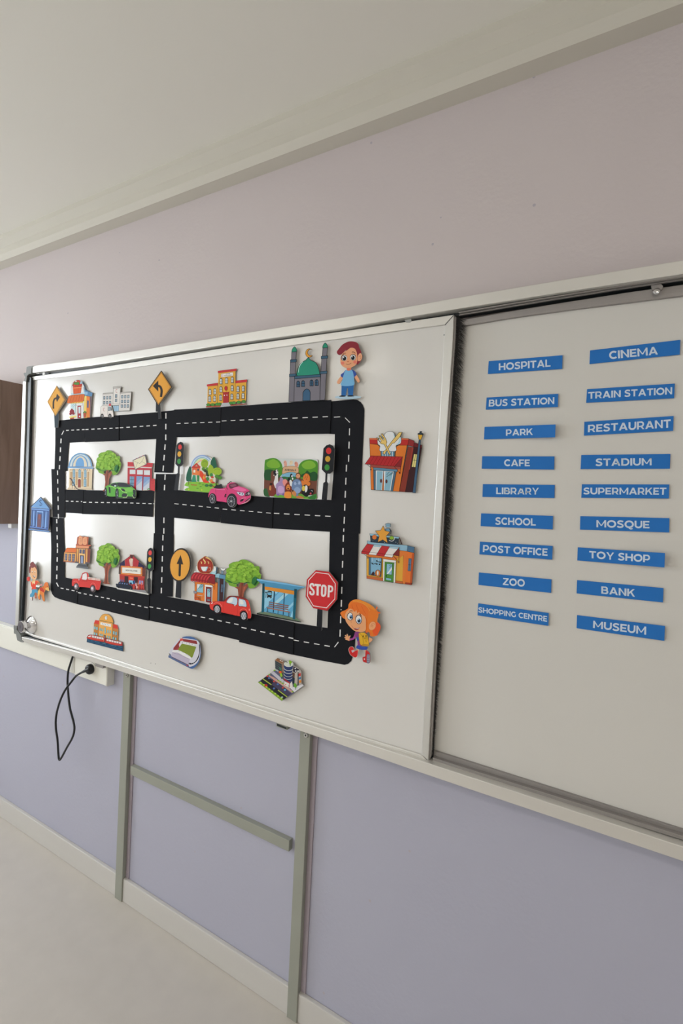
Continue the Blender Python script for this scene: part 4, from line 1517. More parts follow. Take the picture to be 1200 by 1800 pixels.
card('toy_shop', 'toy shop cut-out with star and robot on its roof, red and white awning', 'shop cut-out', '''
f 620 900 7.5
n side_wall
p dc7434:1c1414:4 665 500 810 540 778 958 660 945
p b8542c! 780 545 806 545 776 958 752 955
p 4c7090:1c1414:4 720 442 812 465 806 540 715 518
p 5c7c9c:1c1414:3 736 612 772 615 762 778 724 775
m 1c1414 4 752 612 742 776 728 695 768 698
n front_wall
p d8a440:1c1414:4 180 560 668 520 655 948 182 875
p d87838! 612 500 715 520 690 950 650 940 668 570 615 610
p d87838! 190 560 610 590 560 640 400 620 200 592
p 8cb4cc:1c1414:4 190 380 722 442 716 518 610 505 190 418
p c0663a:1c1414:3 183 842 400 872 400 910 182 876
p c0663a:1c1414:3 562 905 655 918 650 946 560 935
p 9c3c28:1c1414:3 695 930 778 940 772 962 690 950
n roof_sign dark sign with planets
p 2c3c4c:1c1414:4 228 305 605 348 600 430 236 396
p 8cb8d0:1c1414:3 222 285 612 330 605 352 226 312
e d87838:1c1414:3 285 332 30 32
e 8cb43c:1c1414:3 512 342 30 24
c e8ecec 7 478 372 515 385 545 362 552 335
b e8ecec! 3 3 265 380 412 380 420 400 568 398 590 412
p 40282c 608 330 622 345 655 425 640 425
n robot small blue robot
p 8cb4cc:1c1414:4 435 152 495 152 496 196 460 205 434 192
p 6890ac:1c1414:4 432 222 490 215 495 260 440 262
c 20242a 10 485 225 505 250 500 290
c 20242a 10 432 235 405 240 385 218
b 1c1414! 5 6 452 172 476 172
m 1c1414 5 465 142 466 152 430 160 422 165 498 165 506 170
n star
p dc9c40:1c1414:4 400 184 424 246 490 262 442 316 458 408 396 366 328 400 350 318 298 248 366 244
n awning red and white striped awning
p b83034:1c1414:4 190 420 280 432 208 560 115 548 118 518
p e0dcda:1c1414:4 280 432 384 444 308 570 208 560
p b83034:1c1414:4 384 444 488 456 412 585 308 570
p e0dcda:1c1414:4 488 456 612 466 545 560 520 600 412 585
p 7c2c2c:1c1414:4 612 466 610 582 528 565
m 1c1414 4 118 518 210 530 210 530 312 540 312 540 418 555 418 555 525 568
p 90bcd0! 275 440 370 448 362 462 265 452
p 90bcd0! 485 462 600 470 592 488 478 474
m 1c1414 4 150 556 205 600 530 570 605 660 605 585 605 665
b 9c6848:1c1414:2! 10 14 200 600 604 658
n display_window
p 4c6c84:1c1414:4 215 596 384 608 372 852 213 828
p 7cacc8 240 600 374 610 364 840 240 820
m e0e4e4 3 262 600 260 650 320 605 318 650 345 608 345 660
c 20242a 8 245 668 270 688 300 676 322 690 330 680
c 20242a 8 310 645 340 655 372 660
b 20242a! 9 10 262 680 312 684 355 690 318 644 362 660
s 40282c! 245 830 255 800 275 785 290 815 280 832
e d07838:1c1414:4 332 806 36 44
s ece4dc:1c1414:3 332 766 345 800 332 842 318 800
n door green door with a white frame
p e4e4e0:1c1414:3 402 616 572 640 570 670 402 652
p e4e4e0:1c1414:2 402 650 424 654 418 910 400 906
p e4e4e0:1c1414:2 548 668 570 670 560 932 538 930
p 4c8c3c:1c1414:4 424 655 546 668 535 925 420 910
p 88b8d0:1c1414:4 450 680 524 688 516 828 446 818
p e0e8ec! 452 810 520 725 518 760 462 820
m 1c2428 5 482 712 505 694 480 742 520 702
p 88b8d0:1c1414:3 442 866 510 876 508 902 440 894
b 1c1414! 8 9 445 842
''', 0.011)
card('bank', 'blue bank cut-out with columns and a dollar sign, left of the road', 'bank cut-out', '''
f 45 865 24
n pediment
p 303c58 635 195 1085 690 1060 715 180 632
p 6f9ed2 635 235 1000 700 640 672 235 632
l 9cbce8 10 240 640 640 682 990 708
n dollar_sign
c 1f3c70 22 690 375 650 335 600 360 590 410 650 455 688 510 670 560 620 570 580 540
l 1f3c70 12 635 310 625 590
n entablature
p 5078bc 245 655 1010 715 1000 800 245 750
l 1c3468 14 245 660 620 690 1000 715
l 1c3468 16 250 752 620 780 990 810
l 88b0e8 30 255 712 620 732 980 770
n wall
p 40609c 250 760 1000 815 955 1600 215 1430
p 505070! 985 800 1030 810 990 1500 955 1500
n column
p 84acdf 335 775 375 778 340 1465 295 1460
n column
p 84acdf 845 815 890 820 850 1520 800 1515
m 6c90c8 12 270 780 245 1430 405 790 375 1430 780 830 745 1500 920 830 880 1500
m 203868 16 300 780 275 1430 440 800 410 1430 740 830 715 1480 815 830 775 1490
n column
p 84acdf 475 795 500 795 465 1500 430 1495
n column
p 84acdf 720 815 748 815 705 1515 670 1510
n door brown door in a pale blue frame
p 84acdf 478 790 745 812 735 900 480 870
p 1f3c70 495 850 720 868 715 892 497 878
p 6c4c58 515 925 670 940 645 1500 485 1485
p 8a5050! 560 940 625 945 610 1150 550 1150
n steps
p 5878b8 200 1430 960 1530 960 1620 160 1525
p 1c3468! 200 1400 290 1415 285 1450 200 1435
p 1c3468! 345 1425 425 1435 420 1465 340 1455
p 1c3468! 705 1470 795 1485 790 1520 700 1505
p 1c3468! 850 1495 940 1505 935 1540 845 1530
p 1c3468 170 1490 965 1585 965 1625 165 1525
p 6c98d4 140 1545 1000 1640 1010 1680 120 1585
p 142848 115 1578 1020 1680 1015 1705 110 1605
''', 0.010)
card('library', 'orange library cut-out with an open book on its tower', 'library cut-out', '''
f 100 930 10
n wing
p e0a860:5c3c34:4 130 405 340 420 330 590 115 576
p dc7438:6c4034:4 175 328 345 334 340 412 135 402
l 9c4028 8 135 405 338 420
p a85c48! 118 560 330 572 330 588 116 576
n window
p 5c5c78:3c3040:3 142 432 184 434 178 552 136 550
m c8b8a8 3 160 434 156 550 142 470 180 472 140 510 178 512
n window
p 5c5c78:3c3040:3 206 436 248 438 242 562 202 560
m c8b8a8 3 226 438 222 560 206 474 244 476 204 516 242 518
n window
p 5c5c78:3c3040:3 272 438 316 440 308 570 268 568
m c8b8a8 3 294 440 288 568 272 478 312 480 270 520 310 522
n tower
p 8c4c3c:4c3030:3 345 334 590 345 575 612 375 600 340 580
p e8b878 385 345 498 348 495 608 388 600
p e8b060 350 342 372 344 365 570 352 568
p e8b060 518 348 538 350 530 580 512 580
p 7c3c34! 545 350 590 350 578 600 548 600
p e89870:6c4034:3 335 285 570 298 562 340 332 330
p c05c3c:6c3028:3 335 265 600 280 598 300 335 288
p 585860 325 568 385 580 380 600 322 595
p 585860 505 580 580 590 580 615 500 605
n window
p 5c5c78:3c3040:3 400 358 436 360 434 426 398 424
n window
p 5c5c78:3c3040:3 455 360 492 362 490 434 452 432
n door
p 4c4458:3c3040:4 408 462 476 466 468 602 412 600
p 98a8cc! 425 475 442 475 440 600 424 598
p 98a8cc! 450 476 464 476 460 602 446 600
n steps grey stone steps
p 686c74 388 600 520 612 518 640 370 625
p 50545c 370 622 520 638 540 668 350 650
p 74787e 345 650 550 670 555 704 340 680
m 34383e 5 380 620 520 634 355 650 545 668 345 664 552 686
n open_book
p b85c40:6c3028:3 362 138 400 130 560 138 552 272 350 262
s eca078:7c3c2c:3 390 130 420 120 452 140 458 165 450 268 380 262
s eca078:7c3c2c:3 462 165 485 140 520 135 530 150 528 268 460 268
m a05038 4 400 165 440 175 400 190 440 198 400 215 440 222 400 240 438 246 480 178 515 170 480 200 515 192 480 225 515 218 480 250 514 244
''', 0.009)
card('pickup_truck', 'red cartoon pickup truck driving on the bottom left of the road', 'vehicle cut-out', '''
f 100 930 10
n body
s d03a36 265 990 270 900 300 870 400 872 425 830 450 775 500 760 545 775 565 840 570 880 760 900 765 960 742 1062 680 1062 560 1030 380 1015 285 1000
n bed_rail
p dcd0c8! 540 842 765 872 758 908 545 882
m c04038 6 545 862 758 890
m c04038 5 600 848 598 888 680 858 678 900
n side_window
s e4dadc:7c2a2a:6 440 860 450 800 480 780 525 780 526 885 470 892 434 880
n trim
l 8c2424 4 398 885 415 910 530 920 530 790
c e87068 8 290 930 340 915 372 950 384 1000
c e87068 8 590 985 620 950 655 955 680 1000 690 1050
b f0e4e0! 9 8 388 890
c a02828 4 540 895 640 905 755 920
n wheel
e 3c3034 340 1012 46 62
e 8c8088 335 1010 30 46
e d8d4dc! 328 1005 16 22
n wheel
e 3c3034 630 1048 48 66
e 8c8088 625 1046 30 48
e d8d4dc! 618 1042 17 24
''', 0.013)
card('boy_with_dog', 'brown-haired cartoon boy with an orange dog at the lower left edge of the board', 'child cut-out', '''
f 40 980 17.143
n hair
s 7c3c3c 190 330 200 280 225 250 220 190 265 140 310 128 330 170 370 210 410 270 425 350 410 430 330 470 230 480 195 440
n face
s ecae80 240 330 290 300 350 280 395 330 425 400 430 480 425 580 395 650 345 670 290 645 250 590 222 500 235 430
s 7c3c3c! 235 300 330 260 400 290 350 285 300 320 260 300 240 360
b f8f0e8! 14 20 285 430 368 430
b 3c2420! 9 14 288 446 370 450
s 5c2020! 300 540 375 560 368 600 340 600
s f8f0ec! 318 545 375 562 370 578 335 570
m 5c3028 6 270 355 292 345 345 345 370 352
n hand
s d04038 135 600 180 575 215 600 210 690 180 720 135 690 125 640
c e8a880 26 220 690 240 745 255 800 258 890
n shirt red and cream hooded top
s d4442c 240 770 290 705 350 690 420 700 470 740 430 800 400 900 390 960 270 970 280 900 250 840
s e8bc80! 290 690 345 680 380 690 370 760 350 800 310 760 290 820 280 760
m f0e4d0 9 322 720 318 780 352 720 352 800
c d88048 30 420 690 470 730 510 780
n paper
p f0e4e4 400 825 520 845 500 900 395 890
c e8a880 24 440 790 500 820 545 850
b d0909c! 26 30 555 830
n trousers
s 4c94b8 285 965 390 955 445 990 450 1060 420 1100 370 1050 330 1150 290 1195 225 1190 225 1110 270 1060
c b86848 56 390 1060 395 1140 400 1230
n shoe
s e8dcd8 225 1195 290 1200 300 1280 260 1270
s 6c5450! 280 1200 312 1200 308 1290 282 1290
n dog orange dog with a red jacket
s d8803c 500 960 560 900 600 880 650 860 660 940 680 1000 650 1060 650 1120 665 1310 620 1310 585 1220 560 1130 520 1120 520 1270 480 1250 460 1190 490 1110 480 1040
s e8b464! 460 1030 500 950 520 1040 500 1120 470 1170 450 1150
s b83428 520 910 590 905 640 980 650 1060 600 1030 530 990
s d87434 640 860 660 780 710 740 760 770 780 850 790 920 760 940 720 950 680 990 640 950
s ecb468 690 920 760 900 800 940 810 990 770 1010 700 970
b 2c1c18! 8 8 745 880
s 2c1c18! 790 930 820 945 812 975 795 965
c c06828 20 620 860 640 940 690 980
m 7c4830 10 628 1308 660 1310 485 1255 520 1262
''', 0.013)
cn = '''
f 200 960 13.333
n side_wall
p 5c4840 118 480 170 455 170 668 112 650
p 6c3c34 668 500 745 520 740 700 700 720 668 700
n roof
p 241f48 130 418 250 325 262 470 140 460
p 241f48 555 340 720 470 722 520 560 480
p b83038 262 318 390 225 460 238 590 345 562 485 262 460
m 7c1c28 5 300 300 296 462 335 275 332 465 365 250 362 462 472 260 470 470 505 290 500 475 540 318 534 480
l 40201c 8 130 418 390 225 470 245 755 490
p 4c2422:a83c34:5 375 200 462 206 440 285 388 280
n popcorn_emblem
b d8d0b8 14 15 375 320 400 302 425 305 440 322 410 325
p e0d8cc 362 335 448 340 442 460 412 480 385 460
m b83038 7 385 345 392 455 412 350 412 470 435 350 430 455
n marquee now playing marquee with a border of bulbs
p dc7428:a03c1c:5 170 455 672 492 668 702 168 660
b f8e0a0! 5 6 186 470 212 472 238 474 264 476 290 478 316 480 342 482 368 484 394 486 420 488 446 490 472 492 498 494 524 496 550 498 576 500 602 502 628 504 654 506
b f8e0a0! 5 6 184 640 210 643 236 646 262 649 288 652 314 655 340 658 366 661 392 664 418 667 444 670 470 672 496 674 522 676 548 678 574 680 600 682 626 684 652 686
b f8e0a0! 5 6 182 500 182 528 182 556 182 584 182 612 658 534 657 562 656 590 655 618 654 646
p ece4da 202 495 640 525 636 658 202 622
t 1c1c20 NOW_PLAYING 285 548 562 566 560 602 283 580
n front_wall
p b03430 140 655 730 715 728 1030 148 985
p c4442c! 140 660 728 710 728 735 140 682
n window
p 3c5c90 160 780 185 782 185 840 160 838
n window
p 3c5c90 212 785 240 788 240 840 212 838
n door
p 3c1c20 258 700 345 708 345 860 258 850
n door
p 3c1c20 480 720 572 725 565 900 478 880
n ticket_booth
p d84430 362 705 470 715 470 800 362 792
m f0c8a0 6 385 745 450 750
p 80c0e0! 358 795 452 805 455 890 355 875
p 3c5c98! 455 805 502 810 500 885 452 880
p 203048! 380 850 430 855 430 900 380 895
b 141c30! 12 22 465 835 355 860
n window
p 9098c8 600 800 640 805 638 890 598 885
n window
p 9098c8 655 808 695 812 692 898 652 892
n people small crowd of people in red
p 7c2028! 440 900 720 910 715 1020 440 1000
b d04438! 18 60 480 950 600 965 655 930
b e0b0b8! 14 40 528 895 545 960
b d8a078! 9 34 575 880 565 960
b 3c1820! 10 50 505 980 620 980 690 975
b c83c34! 18 50 650 960 700 960
b d87060! 20 30 660 880
m 3c2428 12 718 760 718 1010
n car long dark blue car
s 1c2438 60 880 110 880 130 835 200 830 320 850 360 890 430 930 445 990 440 1025 300 1010 90 965 65 930
b 6c80b8! 15 14 155 865 210 872 265 880 320 888
e 101418 125 965 20 32
e 101418 398 992 26 36
e 50605c! 398 992 11 18
n pavement
p d8d8d4 70 975 440 1025 820 1115 820 1140 90 1005
p 8c8c90! 445 1015 745 1030 790 1100 440 1040
'''
card('cinema', 'red cinema cut-out with a now playing marquee and a dark car in front', 'cinema cut-out', cn, 0.008)
card('coffee_house', 'orange coffee house cut-out with a round steaming cup sign and a red awning', 'cafe cut-out', '''
f 330 970 17.143
n side_wall
p 3c2024:1c1418:5 930 790 1120 820 1060 1490 890 1490
p 60788c:1c1418:4 920 800 960 800 945 1490 890 1490
p 5c7c94:1c1418:4 1075 810 1125 820 1120 1000 1080 1440 1058 1490
p 90bccc:1c1418:4 830 660 965 655 945 785 828 775
p 5c90b0:1c1418:5 965 670 1140 700 1130 825 945 795
p 586c84:1c1418:3 1010 975 1065 985 1048 1220 995 1215
m 1c1418 6 1036 980 1022 1218 1000 1095 1056 1100
n chimney
s e0e4e4:1c1418:5 980 480 1060 500 1140 490 1120 545 1060 570 1010 550
p 7890a0:1c1418:5 1010 560 1075 568 1070 675 1005 665
n parapet
p dde6ea:2c3c48:4 245 420 300 430 380 630 250 615
p dde6ea:2c3c48:4 770 430 862 450 840 690 650 655
p 3c586c:1c2430:4 862 450 905 480 870 660 840 690
p a8d0dc! 700 600 800 600 848 560 840 680 650 655
b 1c2430! 8 9 833 468
p e0e4e4 190 590 240 580 250 620 200 625
n front_wall
p dc7c34:1c1418:4 210 900 900 930 890 1490 700 1530 210 1440
p b85c34! 640 870 900 930 905 960 720 950
n window
p 90c0d0:1c1418:6 280 968 475 975 465 1235 272 1215
p e0ecee! 285 970 370 972 330 1090 300 1120 285 1080
m 1c2c44 12 310 1110 440 975 380 1095 465 1005
n door dark red door with a white frame
p e8e8e4:1c1418:4 515 985 755 1010 755 1075 515 1045
p e8e8e4:1c1418:3 515 1045 550 1050 545 1520 510 1510
p e8e8e4:1c1418:3 720 1070 750 1075 735 1520 715 1530
p 7c2430:1c1418:5 552 1062 720 1078 715 1535 548 1515
p 90c0d0:1c1418:4 592 1110 690 1115 685 1360 588 1350
m 1c2c44 12 615 1185 665 1120 635 1225 690 1145
p a8484c! 575 1370 700 1385 700 1415 575 1400
p 708890:1c1418:3 592 1425 680 1435 678 1480 590 1472
n step
p e8e0dc:5c4c48:3 500 1505 690 1540 685 1570 500 1530
n awning rounded red awning
s a82830:501018:6 90 830 110 740 160 660 240 620 500 640 820 690 700 740 630 840 600 940 540 940 360 910 210 880 110 880
p 8c2228:501018:5 820 690 825 960 780 975 640 930 610 930 640 840 700 750
c 6c141c 8 180 860 190 760 240 680 300 630
c 6c141c 8 270 870 285 770 340 690 410 645
c 6c141c 8 355 890 370 780 425 700 500 655
c 6c141c 8 440 900 460 790 520 710 600 665
c 6c141c 8 530 920 550 810 610 730 700 680
c d04048 26 140 800 160 730 210 670
c d04048 26 230 800 250 740 300 680
c d04048 26 320 810 340 750 390 690
c d04048 26 405 830 430 760 480 700
c d04048 26 490 850 515 780 570 715
c d04048 26 575 870 600 800 660 735
l 6c141c 8 95 830 270 845 440 865 620 885
b c03c40:6c141c:4! 34 24 135 862 220 872 310 890 395 898 485 908 570 920
m 501018 9 150 885 210 945 215 900 230 1040 640 930 790 1060 812 960 805 1140
n furniture
p 8c8c98:1c1418:4 180 1175 280 1190 275 1260 190 1245
p c85c2c 210 1260 260 1265 270 1370 350 1360 370 1440 240 1460 205 1430
m 40201c 10 280 1300 460 1330 210 1370 350 1370 220 1440 260 1410 320 1380 350 1450 380 1340 390 1470
p c0b8b8! 285 1290 460 1318 460 1335 285 1310
n cup_sign round dark red sign with a steaming white cup
s 8a2c1c:e0a870:10 300 430 310 330 370 240 470 170 540 130 590 190 680 240 740 310 770 410 760 510 710 600 640 650 500 650 390 620 320 540
p f0b870! 520 180 600 150 740 260 700 250 600 200
s a83424! 340 420 380 300 480 230 600 240 700 330 720 430 680 560 560 630 450 610 370 540
p dde8ee:4c1c18:4 400 445 625 445 590 540 560 585 470 585 430 540
p 88b8d0! 600 450 622 450 560 585 530 585
c e0a880 12 640 490 700 480 695 560 640 570
c f8d080 20 400 290 430 320 420 360
c f8d080 30 480 210 500 260 535 300 520 360
c f8d080 20 610 290 640 320 635 360
''', 0.008)
card('hatchback', 'red cartoon hatchback car in front of the round green tree, bottom row', 'vehicle cut-out', '''
f 360 970 10.909
n body
s d83a32 90 1040 100 980 150 955 250 948 350 950 400 905 465 850 540 845 700 865 800 905 840 960 870 1080 885 1180 875 1270 820 1275 740 1240 640 1230 500 1200 320 1160 200 1130 120 1105
c f07060! 0.1 0 0 1 1 2 2
c b82820 5 360 960 352 1040 362 1150 480 1185 610 1220 622 1110 615 1030
n roof_frame
s 7c2c28! 350 950 400 900 470 848 620 850 740 872 810 915 800 930 700 895 560 868 480 868 400 940 370 955
n side_window
s bccfe0:3c1c1c:7 412 965 490 868 615 888 610 1015 520 1000
s e0e8ec! 430 960 495 885 540 890 520 960 470 975
n rear_window
s bccfe0:3c1c1c:7 648 905 700 905 775 935 800 1050 720 1045 648 1030
s e0e8ec! 665 930 720 930 740 1000 680 1000
n trim
c f08070 10 165 1000 220 975 290 995 330 1060
c f08070 10 670 1130 720 1095 790 1110 820 1180
b f0e0dc! 14 8 575 1030
p f0e0dc! 120 990 152 958 150 985 128 1002
b e89890! 10 22 852 1110
n wheel
s 2c1418 160 1060 200 1015 260 1010 310 1070 310 1160 280 1190 200 1180 170 1120
e 1c1c20 235 1100 66 80
e b8bcc4! 235 1100 50 66
m 24242a 8 235 1040 235 1160 192 1070 278 1130 192 1130 278 1070 185 1100 285 1100
e b8bcc4! 235 1100 16 20
n wheel
s 2c1418 670 1180 710 1135 770 1130 815 1190 815 1290 780 1310 700 1290
e 1c1c20 745 1228 66 84
e b8bcc4! 745 1228 52 70
m 24242a 8 745 1165 745 1292 700 1195 790 1262 700 1262 790 1195 693 1228 797 1228
e b8bcc4! 745 1228 16 22
'''.replace('c f07060! 0.1 0 0 1 1 2 2\n', ''), 0.013)
card('bus_shelter', 'blue bus shelter cut-out with a brown bench and a bus symbol', 'bus stop cut-out', '''
f 445 1010 12
n ground_slab
p 14181a 75 808 1000 990 1010 1012 75 838
p 6c8068 80 810 170 778 880 905 930 925 1000 992
n glass_wall
p 5ca4cc 235 270 870 400 850 910 225 780
p 90c8e4! 240 320 440 340 430 480 235 660
p 78b8dc! 550 370 640 385 450 580 445 480
p a0d0e8! 660 390 745 405 480 640 440 640 440 590
p 90c8e4! 232 640 330 560 330 640 235 730
p 90c8e4! 848 570 846 640 700 780 640 780
p 90c8e4! 830 760 840 905 780 890
p 90c8e4! 240 310 520 360 500 400 240 400
n glass_bar
p 1c3c58 432 345 458 350 432 800 412 798
n glass_bar
p 1c3c58 648 390 668 394 640 850 622 846
n bus_symbol black bus pictogram
s 101416 295 365 320 342 380 345 398 370 392 450 385 480 300 470 290 440
s 70b4d8! 310 385 385 392 382 430 306 422
p a8d4ec! 302 362 388 368 386 378 302 372
b 101416! 12 14 305 480 372 490
b e0e8ec! 6 6 305 448 378 456
e 101416! 270 375 14 18
m 101416 8 268 380 264 475 255 478 275 480
n bench_slat
p 905848:40302c:2 332 570 745 650 742 670 330 585
n bench_slat
p 905848:40302c:2 328 612 742 690 738 710 326 628
n bench_slat
p 905848:40302c:2 326 652 740 730 736 748 324 668
n bench_seat
p a06c60:4c3834:2 275 682 790 790 780 802 280 696
m a06c60 24 300 700 760 790
n bench_legs
m 3c4448 12 308 705 300 780 525 750 520 825 752 800 750 882
m 244048 8 275 780 775 890
n sign_band
p d88c34 245 248 868 345 862 425 245 318
n canopy
p 4c90b8 65 85 1095 262 935 325 930 345 240 250 190 205 100 135
p 78b4dc 60 82 240 112 700 180 1100 258 1075 272 60 118
n canopy_post
p 145c70 195 185 240 185 225 795 175 798
p 0f4454! 195 185 240 185 236 400 192 380
n canopy_post
p 145c70 868 300 925 305 885 945 832 940
p 0f4454! 868 300 925 305 910 500 862 490
''', 0.009)
card('station', 'orange railway station cut-out with a clock and a red and white train', 'station cut-out', '''
f 145 1070 15
n wing
p bc7c40 300 385 440 410 430 720 290 690
p d04034 335 300 440 312 440 418 300 388
n wing
p bc7c40 800 500 945 530 935 850 790 800
p d04034 800 400 915 432 942 540 795 505
n main_wall
p e4a85c 440 315 800 385 785 800 430 730
s dfa450:8a6838:8 452 310 475 220 540 150 620 138 700 160 770 230 805 320 800 378 640 345
l 8a6838 14 450 308 620 340 800 378
p 9c7038! 790 390 812 400 790 800 775 800
n clock
e e8e8e8:5c4830:5 620 242 34 52
m 202020 6 620 215 622 250 622 250 618 262
n sign_board white sign board with faint tiny letters
p e8e4e4 475 355 752 408 750 482 472 420
m 202838 8 512 388 535 392 520 402 545 408 560 400 580 402 596 404 618 424 640 418 668 424 684 436 705 430
n windows
w 4c98a8 98ccd8 40 78 326 505 382 520
w 4c98a8 98ccd8 36 70 470 545 525 560
w 4c98a8 98ccd8 36 160 600 575
w 4c98a8 98ccd8 36 80 672 600 734 608
w 4c98a8 98ccd8 42 90 830 635 890 655
w 4c98a8 98ccd8 36 64 322 655 378 672
w 5ca4b4 98ccd8 34 50 468 685 520 695 664 735 722 752
w 4c98a8 98ccd8 40 60 820 775 884 790
n train red and white train
s b83430:2c2028:8 140 730 200 685 400 715 570 755 590 770 585 870 400 850 145 790
p d8d0d0! 250 700 560 762 555 815 250 755
p e0d8d8! 165 720 230 702 225 745 150 745
m 2c2028 9 320 718 318 760 380 730 378 775 440 745 438 790 505 758 502 800
l cc4838 22 160 765 400 810 580 850
p e87858! 560 770 585 775 582 860 560 850
s b83430:2c2028:8 605 790 640 785 900 840 1050 880 1060 920 1055 1010 850 960 610 890
p d8d0d0! 640 795 1030 880 1028 930 640 845
m 2c2028 9 700 812 698 860 765 826 763 874 832 840 830 888 900 856 898 902 965 872 963 918
l cc4838 22 620 870 850 925 1045 975
n signal
m 2c2440 22 592 700 598 870
e 2c2440! 592 715 24 26
m c0b8d0 8 592 705 594 780
n track dark blue track
p 1f4464 128 790 400 850 850 960 1075 975 1075 1122 120 878
m 5c94a8 7 150 820 190 828 230 836 300 852 330 858 460 888 520 905 620 930 700 945 900 985 950 1000 1050 1018
m 4c7c94 5 140 850 300 890 340 900 560 950 600 965 860 1025 880 1035 1050 1075
''', 0.003)
card('stadium', 'grey football stadium cut-out with a green pitch', 'stadium cut-out', '''
f 285 1110 15
n base
p 46669c 525 152 570 138 640 128 740 132 800 148 850 170 920 220 965 265 985 320 1008 420 1018 520 1015 620 995 730 960 820 925 880 880 930 830 970 800 985 760 982 720 968 600 700
p 5c6c94 165 630 230 610 720 900 720 970 160 680
n outer_shell
p ccccd8 430 195 540 172 700 190 900 225 940 250 970 290 985 340 1000 450 1004 560 990 660 960 760 925 820 880 865 830 900 780 920 720 935 690 880 500 790 260 650 182 570 230 450 330 320
s 1f2430! 975 330 990 380 990 540 960 690 900 790 820 850 760 872 690 860 690 822 790 830 870 790 930 690 970 560 972 400
m ccccd8 5 730 820 730 870 770 820 775 875 820 810 830 860
n stand
p 8c3438 540 195 905 245 930 335 700 300 550 262
p d05048! 470 190 545 178 550 235 470 260
n stand
p 8c3438 470 220 480 290 450 380 440 480 340 490 290 480 300 430
p a04048! 370 450 450 390 460 420 420 490
n seating
p d8d8dc 490 260 560 265 700 290 890 340 900 405 700 365 530 320 450 400 440 340
m 1f2c4c 10 530 270 530 310 580 285 578 305 640 295 638 318 715 312 712 335 795 330 792 355 865 350 862 378
m 6c6c78 4 520 320 900 404
n pitch green pitch
p 7c8c34 520 318 900 402 800 680 760 690 600 600 430 500 425 460
n front_stand
p b8b0c4 270 530 420 560 700 700 740 700 690 880 500 790 235 650
s e0e0e4! 275 500 400 490 560 550 740 660 740 720 560 640 420 560 280 545
m 8c8c9c 5 420 515 480 530 520 545 580 570 620 595 720 660
l 907c8c 6 280 560 480 620 680 720
l 5c4c5c 16 255 670 500 790 700 890
p 1c1c24! 180 570 222 600 215 625 185 600
p b83c3c! 640 870 690 900 680 920 640 890
''', 0.011)
card('shopping_centre', 'isometric shopping centre cut-out with a round blue tower and a busy road', 'shopping centre cut-out', '''
f 445 1150 12
n ground
p 5c5c78 100 585 350 410 470 320 1065 660 830 840 620 975
p 24242c! 190 525 280 460 800 830 700 905 640 960 560 920 130 600
p 44405c! 350 470 420 500 800 830 720 880 380 640 420 590
p 7ca030 95 590 150 575 640 950 600 985
b b4d450! 18 16 160 600 225 645 280 690 340 740 400 785 465 830 525 880 590 930
m a8b848 20 200 515 385 645 520 755 715 900
p c0988c 335 440 440 490 640 630 850 790 820 820 640 680 430 540 330 465
p b8b8c4 370 395 430 360 660 560 720 640 650 640
p d8d8e0 780 715 1030 628 1065 660 870 800
b 84a838! 24 16 450 340 340 432 830 790 530 555 575 580 620 612
n cars small red and blue cars
b c8483c! 22 18 300 462 440 570 625 705
b 4c6ca8! 24 20 335 505 520 632 440 720
b 60a0c8! 26 20 670 752
b c02c30! 34 22 270 655
b 5c2c38! 20 16 480 600
b a0b8c0! 22 16 610 905
b e8b040! 14 12 275 690
n brick_tower
p 3c4448 460 115 600 200 610 385 465 300
p 8c7464 600 200 650 150 640 400 610 385
p 8a5c3c:a89080:6 515 80 650 155 598 200 460 125
b e8e8e8! 14 10 575 135 610 150
m 5c6870 5 465 170 600 255 465 210 605 298 465 250 608 340
m 54b890 6 550 270 600 320 548 300 600 345
p b0b8bc! 470 315 540 345 530 370 470 335
n round_tower round blue tower with a white roof
p 2a3868 650 210 855 220 830 560 760 575 690 540 655 480
e 2a3868 755 540 85 36
a b8bcb8 14 752 275 105 70 0 180
a b8bcb8 14 750 345 100 62 20 180
a b8bcb8 12 745 415 90 58 20 180
a b8bcb8 10 742 480 85 50 20 180
e c8ccc4 750 205 100 62
b 3c4448! 9 9 700 150 715 170 690 160
p 3c5c34! 775 190 792 190 792 240 775 240
b 7cac28! 22 22 775 150 800 165 780 185
n dark_block
p b4aca4 880 395 940 365 940 640 870 640
p 5c4438 830 370 880 400 875 500 830 480
p 302c38:c0b8b0:8 850 240 995 330 890 395 830 360
p 24303c 830 480 880 500 870 660 830 600
b e0e0e0! 16 14 890 300 950 352 900 352
p b0a8a4 995 325 1020 370 1020 640 960 660 945 640 950 400
p c03c34! 960 405 1010 395 1005 455 958 465
p 2c6c9c! 965 490 1010 475 1008 520 965 530
p d88430! 970 555 1018 540 1015 595 970 605
p 20242c! 945 400 960 400 962 655 945 655
n entrance red gate of the shopping centre
p dcd8d4 650 560 780 620 820 570 840 690 780 720 650 640
m b02c34 24 645 515 770 605
m b02c34 12 770 605 770 700
m 3c4448 8 655 540 655 640 750 640 752 700
b c04040! 12 12 690 635
n trees
b 8cb430! 24 30 590 420 600 450
b d86030! 32 26 575 375
b 6ca838! 30 32 885 640 895 670
m 2c6c50 12 600 470 600 520 890 690 890 745
''', 0.010)
